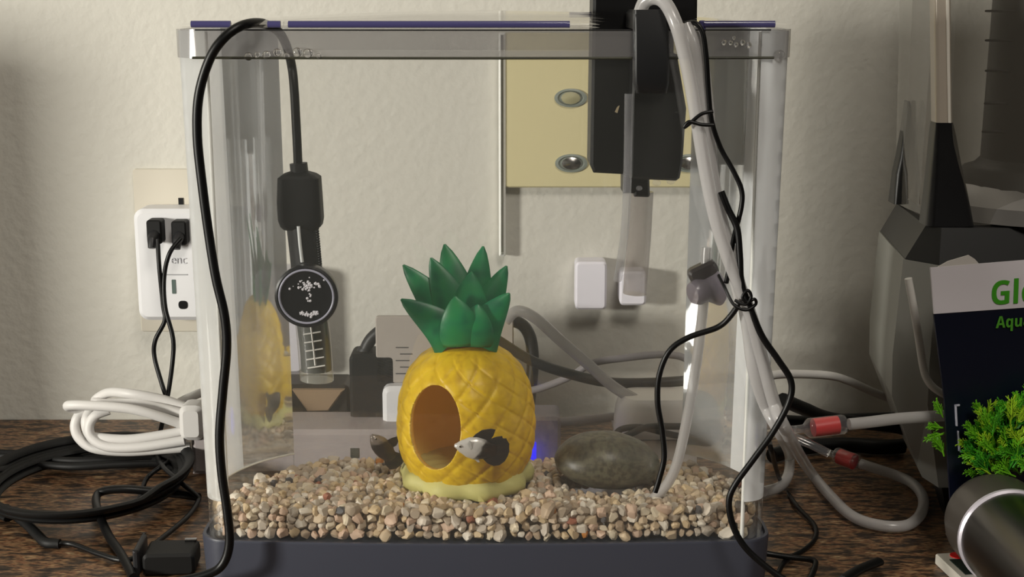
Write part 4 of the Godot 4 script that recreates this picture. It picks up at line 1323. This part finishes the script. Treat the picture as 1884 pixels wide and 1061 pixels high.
func blender() -> void:
	var t := thing("blender", "grey and black kitchen blender with a clear square jar at the right", "blender", Vector3(W(1925, 600, -0.12).x, 0.0, -0.18))
	var o := t.position
	var lev := func(y: float, A: Vector2, B: Vector2, C: Vector2, bk: float) -> PackedVector3Array:
		# A front, B chamfer, C rear corner of the left half: x, z in the world; mirrored to the right
		var q := PackedVector3Array()
		for p in [A, B, C, Vector2(C.x + 0.02, bk)]:
			q.append(Vector3(p.x - o.x, y, p.y - o.z))
		for p in [Vector2(C.x + 0.02, bk), C, B, A]:
			q.append(Vector3(o.x - p.x, y, p.y - o.z))
		return q
	var v2 := func(p: Vector3) -> Vector2: return Vector2(p.x, p.z)
	var zf := -0.095
	var y0 := W(1728, 487, zf).y           # collar bottom
	var A0: Vector2 = v2.call(G(1728, 487, y0)); var B0: Vector2 = v2.call(G(1665, 476, y0)); var C0: Vector2 = v2.call(G(1620, 424, y0))
	var y1 := W(1732, 419, zf - 0.006).y   # collar top
	var A1: Vector2 = v2.call(G(1732, 419, y1)); var B1: Vector2 = v2.call(G(1703, 415, y1)); var C1: Vector2 = v2.call(G(1650, 374, y1))
	var bk := C0.y - 0.02
	var b := MB.new()
	b.rows([lev.call(y0, A0, B0, C0, bk), lev.call(y1, A1, B1, C1, bk + 0.01)], true, true, true)
	part("collar", b.mesh(20.0), mat(Color(0.06, 0.06, 0.062), 0.4), t, "black sloping collar")
	var sh := func(p: Vector2, dx: float, dz: float) -> Vector2: return p + Vector2(dx, dz)
	b = MB.new()
	var by := [[y0 - 0.0003, -0.001, 0.0], [0.10, -0.004, 0.0], [0.075, -0.003, 0.0], [0.03, 0.016, -0.004], [0.022, 0.020, -0.006]]
	var rr := []
	for q in by:
		rr.append(lev.call(q[0], sh.call(A0, q[1] * 0.5, q[2]), sh.call(B0, q[1], q[2]), sh.call(C0, q[1], 0.0), bk))
	b.rows(rr, true, true, true)
	part("motor_base", b.mesh(20.0), mat(Color(0.52, 0.52, 0.50), 0.45), t, "grey plastic motor base")
	b = MB.new()
	b.rows([lev.call(0.022, sh.call(A0, 0.012, -0.006), sh.call(B0, 0.026, -0.006), sh.call(C0, 0.03, 0.0), bk), lev.call(0.0, sh.call(A0, 0.018, -0.010), sh.call(B0, 0.034, -0.010), sh.call(C0, 0.04, 0.0), bk)], true, true, true)
	part("foot", b.mesh(20.0), M.black, t)
	# silver trim round the control panel
	part("panel_trim", tube_mesh(path_local([[1671, 512, -0.088], [1680, 560, -0.088], [1690, 620, -0.088], [1698, 672, -0.086], [1706, 698, -0.084], [1722, 716, -0.082], [1750, 730, -0.082], [1800, 738, -0.082]], o), 0.0022, 10), mat(Color(0.78, 0.77, 0.75), 0.3), t, "pale curved trim of the control panel")
	# jar
	var yj := y1 + 0.0005
	var yt := 0.42
	var jf := v2.call(W(1738, 300, zf - 0.012)); var jb: Vector2 = v2.call(W(1680, 250, zf - 0.10))
	var box := func(yA: float, yB: float, x0: float, x1: float, z0: float, z1: float, grow: float) -> ArrayMesh:
		var q := MB.new()
		var r0 := PackedVector3Array(); var r1 := PackedVector3Array()
		for p in MB.rr(x0 - o.x, z0 - o.z, x1 - x0, z1 - z0, 0.012, 4):
			r0.append(Vector3(p.x, yA, p.y))
		for p in MB.rr(x0 - grow - o.x, z0 - grow - o.z, x1 - x0 + 2 * grow, z1 - z0 + 2 * grow, 0.012, 4):
			r1.append(Vector3(p.x, yB, p.y))
		q.rows([r0, r1], true)
		return q.mesh(30.0, false, true)
	var x0: float = W(1724, 300, zf - 0.02).x; var x1 := 2.0 * o.x - x0
	var zb := zf - 0.115
	part("jar_wall", box.call(yj, yt, x0, x1, zb, zf - 0.012, 0.006), pane(Color(0.55, 0.53, 0.49), 0.22), t, "clear jar wall")
	# corner posts that hold the jar, black below and shiny clear above
	for s in [-1.0, 1.0]:
		var post := func(pts: Array, m: Material, called: String):
			var q := MB.new()
			var rows := []
			for w in pts:   # [px left, px right, py, z front, depth]
				var lft := W(w[0], w[2], w[3]); var rgt := W(w[1], w[2], w[3])
				var ring := PackedVector3Array()
				for p in MB.rr(lft.x, -w[4], rgt.x - lft.x, w[4], minf(w[4], rgt.x - lft.x) * 0.25, 3):
					ring.append(Vector3((p.x - o.x) * -s, lft.y, w[3] + p.y - o.z))
				rows.append(ring)
			q.rows(rows, true, true, true)
			part(called, q.mesh(35.0), m, t)
		post.call([[1706, 1797, 417, zf - 0.008, 0.022], [1712, 1786, 360, zf - 0.010, 0.02], [1717, 1772, 300, zf - 0.011, 0.018], [1721, 1762, 250, zf - 0.012, 0.016], [1723, 1756, 226, zf - 0.012, 0.014]], mat(Color(0.07, 0.07, 0.078), 0.35), "jar_foot")
		post.call([[1723, 1754, 226, zf - 0.0125, 0.013], [1722, 1752, 120, zf - 0.0125, 0.013], [1720, 1750, -60, zf - 0.0125, 0.013]], mat(Color(0.72, 0.68, 0.63), 0.16, 0.2), "corner_post")
		post.call([[1744, 1750, 226, zf - 0.0118, 0.004], [1742, 1748, 120, zf - 0.0118, 0.004], [1740, 1746, -60, zf - 0.0118, 0.004]], mat(Color(0.92, 0.90, 0.86), 0.12, 0.2), "post_highlight")  # pale strip painted in for the highlight along the post
		post.call([[1645, 1668, 376, zf - 0.088, 0.016], [1649, 1690, 320, zf - 0.088, 0.014], [1656, 1690, 290, zf - 0.088, 0.014], [1664, 1682, 235, zf - 0.088, 0.010], [1670, 1675, 186, zf - 0.088, 0.008]], mat(Color(0.09, 0.09, 0.09), 0.4), "rear_foot")
	# left side of the jar: smoky handle side panel
	b = MB.new()
	var pf := W(1722, 230, zf - 0.016); var pb := W(1672, 200, zf - 0.100)
	var yb0: float = W(1690, 380, zf - 0.05).y
	var quad := PackedVector3Array([Vector3(pf.x, yb0, pf.z), Vector3(pb.x, yb0, pb.z), Vector3(pb.x - 0.003, yt, pb.z), Vector3(pf.x - 0.003, yt, pf.z)])
	var q2 := PackedVector3Array()
	for p in quad:
		q2.append(p - o + Vector3(0.003, 0, 0))
	for i in 4:
		quad[i] -= o
	b.rows([quad, q2], true, true, true)
	part("side_panel", b.mesh(20.0), pane(Color(0.40, 0.36, 0.31), 0.5), t, "smoky side of the jar")
	# blade column inside, with its blades
	var cx := W(1925, 200, zf - 0.06).x
	b = MB.new()
	var cb := y1 + 0.012
	b.lathe([[0.060, y1 + 0.001], [0.060, y1 + 0.006], [0.046, cb + 0.016], [0.040, cb + 0.018], [0.036, cb + 0.022], [0.034, yt]], 24, Vector3(cx - o.x, 0, zf - 0.06 - o.z))
	part("blade_column", b.mesh(40.0), mat(Color(0.055, 0.055, 0.05), 0.5), t)
	for q in [[72, 1812], [128, 1812], [188, 1810], [240, 1806], [18, 1812]]:
		var p := W(q[1], q[0], zf - 0.045) - o
		b = MB.new()
		b.prism(PackedVector2Array([Vector2(0, 0), Vector2(0.018, -0.006), Vector2(0.022, 0.004), Vector2(0.012, 0.004)]), 0.0, 0.0014, 0.0003)
		b.move(Transform3D(Basis(Vector3.RIGHT, PI / 2), p))
		part("blade", b.mesh(20.0), M.black, t)
	b = MB.new()
	b.lathe([[0.068, y1 + 0.0012], [0.066, y1 + 0.010], [0.052, y1 + 0.020], [0.048, y1 + 0.021]], 32, Vector3(cx - o.x, 0, zf - 0.062 - o.z))
	part("jar_floor", b.mesh(40.0), mat(Color(0.58, 0.57, 0.56), 0.3, 0.5), t, "pale round jar floor")

func card() -> void:
	# the printed card of a plant package, turned a little away to the right
	var o := W(1735, 735, -0.045)
	var yaw := deg_to_rad(13.0)
	var t := thing("plant_package", "white and dark blue aquarium plant card leaning before the blender", "package", Vector3(o.x, 0.0, o.z))
	var roll := 0.032
	t.rotation = Vector3(-0.05, yaw, 0)
	var n := t.transform.basis.z
	var inv := t.transform.affine_inverse()
	var P := func(px, py) -> Vector2:
		var q := inv * on(px, py, t.position, n)
		return Vector2(q.x, q.y)
	var pr := func(pts: Array, z0: float, z1: float, m: Material, called: String, label := ""):
		var p := PackedVector2Array()
		for q in pts:
			p.append(P.call(q[0], q[1]))
		var b := MB.new()
		b.prism(p, z0, z1, 0.0)
		return part(called, b.mesh(20.0), m, t, label)
	pr.call([[1711, 492], [1960, 472], [1960, 560], [1718, 577]], -0.0005, 0.0005, mat(Color(0.78, 0.76, 0.78), 0.5), "header_card", "white header with green lettering")
	pr.call([[1725, 491], [1745, 480], [1782, 469], [1793, 476], [1802, 486]], -0.0006, 0.0002, mat(Color(0.72, 0.70, 0.68), 0.5), "hang_tab")
	pr.call([[1718, 577], [1960, 560], [1960, 985], [1752, 985], [1746, 880], [1738, 735]], -0.0012, 0.0, mat(Color(0.028, 0.05, 0.115), 0.35), "backing_card", "dark blue backing card")
	var cr := func(px: float, py: float, s: String, h: float, c: Color):
		var tx := part("lettering", text_mesh(s, h, 0.0003), mat(c, 0.5), t)
		var p: Vector2 = P.call(px, py)
		tx.position = Vector3(p.x, p.y, 0.0008)
		tx.rotation.z = 0.012
	cr.call(1820, 540, "Glo", 0.0182, Color(0.22, 0.55, 0.09))
	cr.call(1831, 593, "Aqua", 0.0088, Color(0.28, 0.55, 0.14))
	for l in [[[1756, 744], [1765, 743], [1765, 746], [1756, 747]], [[1756, 744], [1759, 744], [1761, 783], [1758, 783]], [[1761, 792], [1763, 792], [1766, 828], [1763, 828]], [[1763, 826], [1772, 830], [1772, 832], [1763, 829]]]:
		pr.call(l, 0.0, 0.0006, mat(Color(0.72, 0.72, 0.78), 0.5), "frame_line")
	# green plastic plant in front of the card: sprigs of thin needles
	var pt := thing("plastic_plant", "bright green feathery plastic plant fixed on the blue card", "plastic plant", t.position)
	pt.rotation = t.rotation
	var gm := []
	for c in [Color(0.30, 0.62, 0.12), Color(0.42, 0.70, 0.13), Color(0.60, 0.76, 0.16), Color(0.20, 0.52, 0.12)]:
		gm.append(mat(c, 0.4))
	var sprig := func(px: float, py: float, ang: float, L: float, z: float, mi: int):
		var b := MB.new()
		var p: Vector2 = P.call(px, py)
		var root := Vector3(p.x, p.y, z)
		var dir := Vector3(cos(ang), sin(ang), rng.randf_range(0.0, 0.5)).normalized()
		var tip := root + dir * L
		b.tube(PackedVector3Array([root, root.lerp(tip, 0.5) + Vector3(0, 0, 0.001), tip]), 0.0006, 5, 1.0, 0.00025)
		for k in 7:
			var f := 0.2 + 0.11 * k
			var base := root.lerp(tip, f)
			for sgn in [-1.0, 1.0]:
				var a2: float = ang + sgn * rng.randf_range(0.45, 0.75)
				var l2 := L * rng.randf_range(0.28, 0.42) * (1.1 - f * 0.5)
				var d2 := Vector3(cos(a2), sin(a2), rng.randf_range(-0.2, 0.6)).normalized()
				b.tube(PackedVector3Array([base, base + d2 * l2]), 0.0005, 4, 1.0, 0.0002)
				var mid := base + d2 * l2 * 0.5
				var a3: float = a2 - sgn * 0.5
				b.tube(PackedVector3Array([mid, mid + Vector3(cos(a3), sin(a3), 0.3).normalized() * l2 * 0.5]), 0.0004, 4, 1.0, 0.0002)
		part("sprig", b.mesh(60.0), gm[mi], pt)
	for k in 190:
		var fx := rng.randf()
		var px := 1788.0 + fx * 150.0
		var topy := 790.0 - 40.0 * minf(1.0, fx * 2.0)
		var py := rng.randf_range(topy, 868.0)
		var ang := PI * 0.5 + rng.randfn(0.25, 0.6) + (0.35 if px < 1830 else 0.0)
		sprig.call(px, py, ang, rng.randf_range(0.012, 0.020), rng.randf_range(0.003, 0.014), rng.randi() % 4)
	for q in [[1742, 790, 2.9], [1744, 800, 3.3], [1742, 832, 2.4], [1744, 842, 2.0], [1742, 770, 2.2], [1790, 790, 2.6], [1792, 830, 3.3], [1800, 868, 2.9], [1808, 862, 2.5], [1786, 815, 2.9], [1800, 760, 2.3]]:
		sprig.call(q[0], q[1], q[2], 0.013, 0.004 if q[0] > 1760 else -0.004, 1 + (int(q[1]) % 2))

func flask() -> void:
	# steel flask lying on the counter with its end towards the camera
	var r := 0.026
	var t := thing("steel_flask", "brushed steel flask with a dark collar lying at the bottom right corner", "flask", Vector3(W(1768, 965, -0.01).x + r, 0.0, -0.01))
	var rot := Basis(Vector3.RIGHT, PI / 2)
	var c := Vector3(0, r * 1.04, 0)
	var lay := func(prof: Array) -> ArrayMesh:
		var q := MB.new()
		q.lathe(prof, 56)
		q.move(Transform3D(rot, c))
		return q.mesh(35.0)
	part("body", lay.call([[r * 0.97, 0.0], [r, 0.002], [r, 0.13], [r * 0.98, 0.132], [r * 0.9, 0.133]]), mat(Color(0.42, 0.41, 0.40), 0.28, 1.0), t)
	part("rim", lay.call([[r * 1.0, -0.0022], [r * 1.04, -0.0014], [r * 1.045, 0.001], [r * 1.0, 0.0022]]), mat(Color(0.80, 0.78, 0.82), 0.3, 0.3), t, "bright rim")
	part("collar", lay.call([[r * 0.8, -0.032], [r * 0.97, -0.030], [r * 1.03, -0.024], [r * 1.03, -0.002]]), mat(Color(0.30, 0.28, 0.26), 0.35, 0.3), t, "dark collar")
	var b := MB.new()
	# small printed card half under it
	var k := thing("printed_packet", "small white packet with a red spot under the steel flask", "packet", G(1770, 1056, 0.0))
	k.rotation.y = 0.12
	b = MB.new()
	b.box(Vector3(-0.009, -0.02, 0.0), Vector3(0.022, 0.016, 0.006), 0.0006, 0.0015)
	b.move(Transform3D(Basis(Vector3.RIGHT, -PI / 2), Vector3.ZERO))
	part("packet", b.mesh(), mat(Color(0.78, 0.76, 0.72), 0.5), k)
	b = MB.new()
	b.lathe([[0.0042, 0.0], [0.0042, 0.0005], [0.001, 0.0006]], 24, Vector3(0.002, 0.006, -0.011))
	part("red_spot", b.mesh(), M.red, k)
	b = MB.new()
	b.box(Vector3(-0.005, 0.006, -0.006), Vector3(0.02, 0.0065, 0.014), 0.0)
	part("green_field", b.mesh(), mat(Color(0.06, 0.13, 0.10), 0.5), k)
	b = MB.new()
	b.lathe([[0.006, 0.0], [0.0075, 0.002], [0.0075, 0.008], [0.005, 0.012], [0.001, 0.0128]], 24)
	solo("bottle_cap", b.mesh(40.0), M.white, "small white bottle cap between the blue card and the steel flask", "bottle cap", "", G(1764, 990, 0.0))

func gravel() -> void:
	# six shapes of angular stone
	var shapes := []
	for k in 8:
		var ico := SphereMesh.new()
		ico.radius = 1.0; ico.height = 2.0; ico.radial_segments = 10; ico.rings = 6
		var arr := ico.get_mesh_arrays()
		var b := MB.new()
		var src: PackedVector3Array = arr[Mesh.ARRAY_VERTEX]
		var cuts := []
		for j in 11:
			cuts.append([Vector3(rng.randfn(), rng.randfn(), rng.randfn()).normalized(), rng.randf_range(0.52, 0.85)])
		var sq := Vector3(rng.randf_range(1.05, 1.45), rng.randf_range(0.75, 0.95), rng.randf_range(0.8, 1.1))
		for p in src:
			var q := p
			for cc in cuts:
				var over: float = q.dot(cc[0]) - cc[1]
				if over > 0.0:
					q -= cc[0] * over
			b.add(q * sq * 1.15)
		b.t = (arr[Mesh.ARRAY_INDEX] as PackedInt32Array).duplicate()
		shapes.append(b.mesh(26.0))
	var tones := [Color(0.80, 0.72, 0.60), Color(0.86, 0.81, 0.71), Color(0.73, 0.65, 0.55), Color(0.90, 0.87, 0.81), Color(0.82, 0.71, 0.62), Color(0.70, 0.64, 0.56), Color(0.78, 0.74, 0.68), Color(0.84, 0.75, 0.60)]
	var special := [Color(0.34, 0.31, 0.28), Color(0.74, 0.47, 0.14), Color(0.30, 0.30, 0.31), Color(0.60, 0.36, 0.26)]
	var mats := []
	for c in tones + special:
		mats.append(mat(c * Color(0.93, 0.92, 0.91), 0.6))
	var inside := plan_all(-0.0055)
	var spots := []
	var hn := FastNoiseLite.new()
	hn.seed = 2; hn.frequency = 25.0
	# against the front pane
	for row in 4:
		var x := TANK_X - TANK_A + 0.012
		while x < TANK_X + TANK_A - 0.010:
			var s := clampf(0.0021 + absf(rng.randfn(0.0, 0.0008)), 0.0016, 0.0042)
			var p := Vector3(x, 0.0325 + row * 0.0042 + rng.randf_range(-0.0008, 0.0008), bow(x) - 0.0062 - rng.randf() * 0.0012)
			spots.append([p, s])
			x += s * 1.9
	# the surface and what lies under it
	var stone_c := Vector2(W(1117, 872, -0.045).x, -0.047)
	var pine_c := Vector2(W(858, 800, -0.05).x, -0.050)
	for layer in 3:
		var z := -0.008
		while z > -TANK_D + 0.004:
			var x := TANK_X - TANK_A + 0.006
			while x < TANK_X + TANK_A - 0.006:
				var s := clampf(0.0022 + absf(rng.randfn(0.0, 0.0008)), 0.0016, 0.0042)
				var p := Vector2(x + rng.randf_range(-0.001, 0.001), z + rng.randf_range(-0.0013, 0.0013))
				x += 0.0044
				if not Geometry2D.is_point_in_polygon(p, inside):
					continue
				var e := (p - stone_c) / Vector2(0.028, 0.020)
				if e.length() < 0.95 or p.distance_to(pine_c) < 0.034:
					continue
				var y := GRAVEL_Y + 0.0018 * hn.get_noise_2d(p.x, p.y) - layer * 0.0042 + rng.randf_range(-0.0008, 0.0008)
				y -= 0.004 * smoothstep(-0.10, -0.15, p.x)
				spots.append([Vector3(p.x, y, p.y), s])
			z -= 0.0044
	spots.sort_custom(func(a, d): return a[0].distance_to(EYE) - a[1] * 6.0 < d[0].distance_to(EYE) - d[1] * 6.0)
	var many := []
	var cells := []
	var kinds := {0: "pale tan gravel stone lying in the bed against the tank's front pane"}
	var made := 0
	for q in spots:
		var turn := Basis.from_euler(Vector3(rng.randf() * TAU, rng.randf() * TAU, rng.randf() * TAU))
		var sz: float = q[1]
		var x := Transform3D(turn * Basis.from_scale(Vector3.ONE * sz), q[0])
		var shape: int = rng.randi() % 8
		var roll := rng.randf()
		var mi: int = rng.randi() % tones.size()
		if roll < 0.035:
			mi = tones.size() + rng.randi() % special.size()
		if made < 300:
			var dark := mi == tones.size() or mi == tones.size() + 2
			var warm := mi == tones.size() + 1 or mi == tones.size() + 3
			var hue: String = ["sandy", "cream", "tan", "whitish", "pinkish", "greyish", "greyish", "sandy"][mi] if mi < tones.size() else ""
			if dark:
				hue = "dark grey"
			elif warm:
				hue = "rusty orange"
			var px = 942.0 + q[0].x / (EYE.z - q[0].z) * FOCAL
			var zone := "left of the pineapple" if px < 735 else "in front of the pineapple" if px < 990 else "in front of the river stone" if px < 1215 else "right of the river stone"
			var lab := hue + " gravel stone at the tank's front pane, " + zone
			var grp := hue + " gravel stones " + zone
			var o := solo("gravel_stone", shapes[shape], mats[mi], lab, "gravel stone", grp)
			o.transform = x
			made += 1
		else:
			many.append([x, (tones + special)[mi], shape])
	# the rest of the bed as one mass
	var mm := MultiMesh.new()
	mm.transform_format = MultiMesh.TRANSFORM_3D
	mm.use_colors = true
	mm.mesh = shapes[1]
	mm.instance_count = many.size()
	for i in many.size():
		mm.set_instance_transform(i, many[i][0])
		mm.set_instance_color(i, (many[i][1] * Color(0.93, 0.92, 0.91)).srgb_to_linear())
	var mi2 := MultiMeshInstance3D.new()
	mi2.name = "gravel"
	mi2.multimesh = mm
	var gm := mat(Color.WHITE, 0.65)
	gm.vertex_color_use_as_albedo = true
	mi2.material_override = gm
	add_child(mi2)
	tag(mi2, "bed of small pale tan gravel covering the tank's bottom", "gravel")
	mi2.set_meta("kind", "stuff")
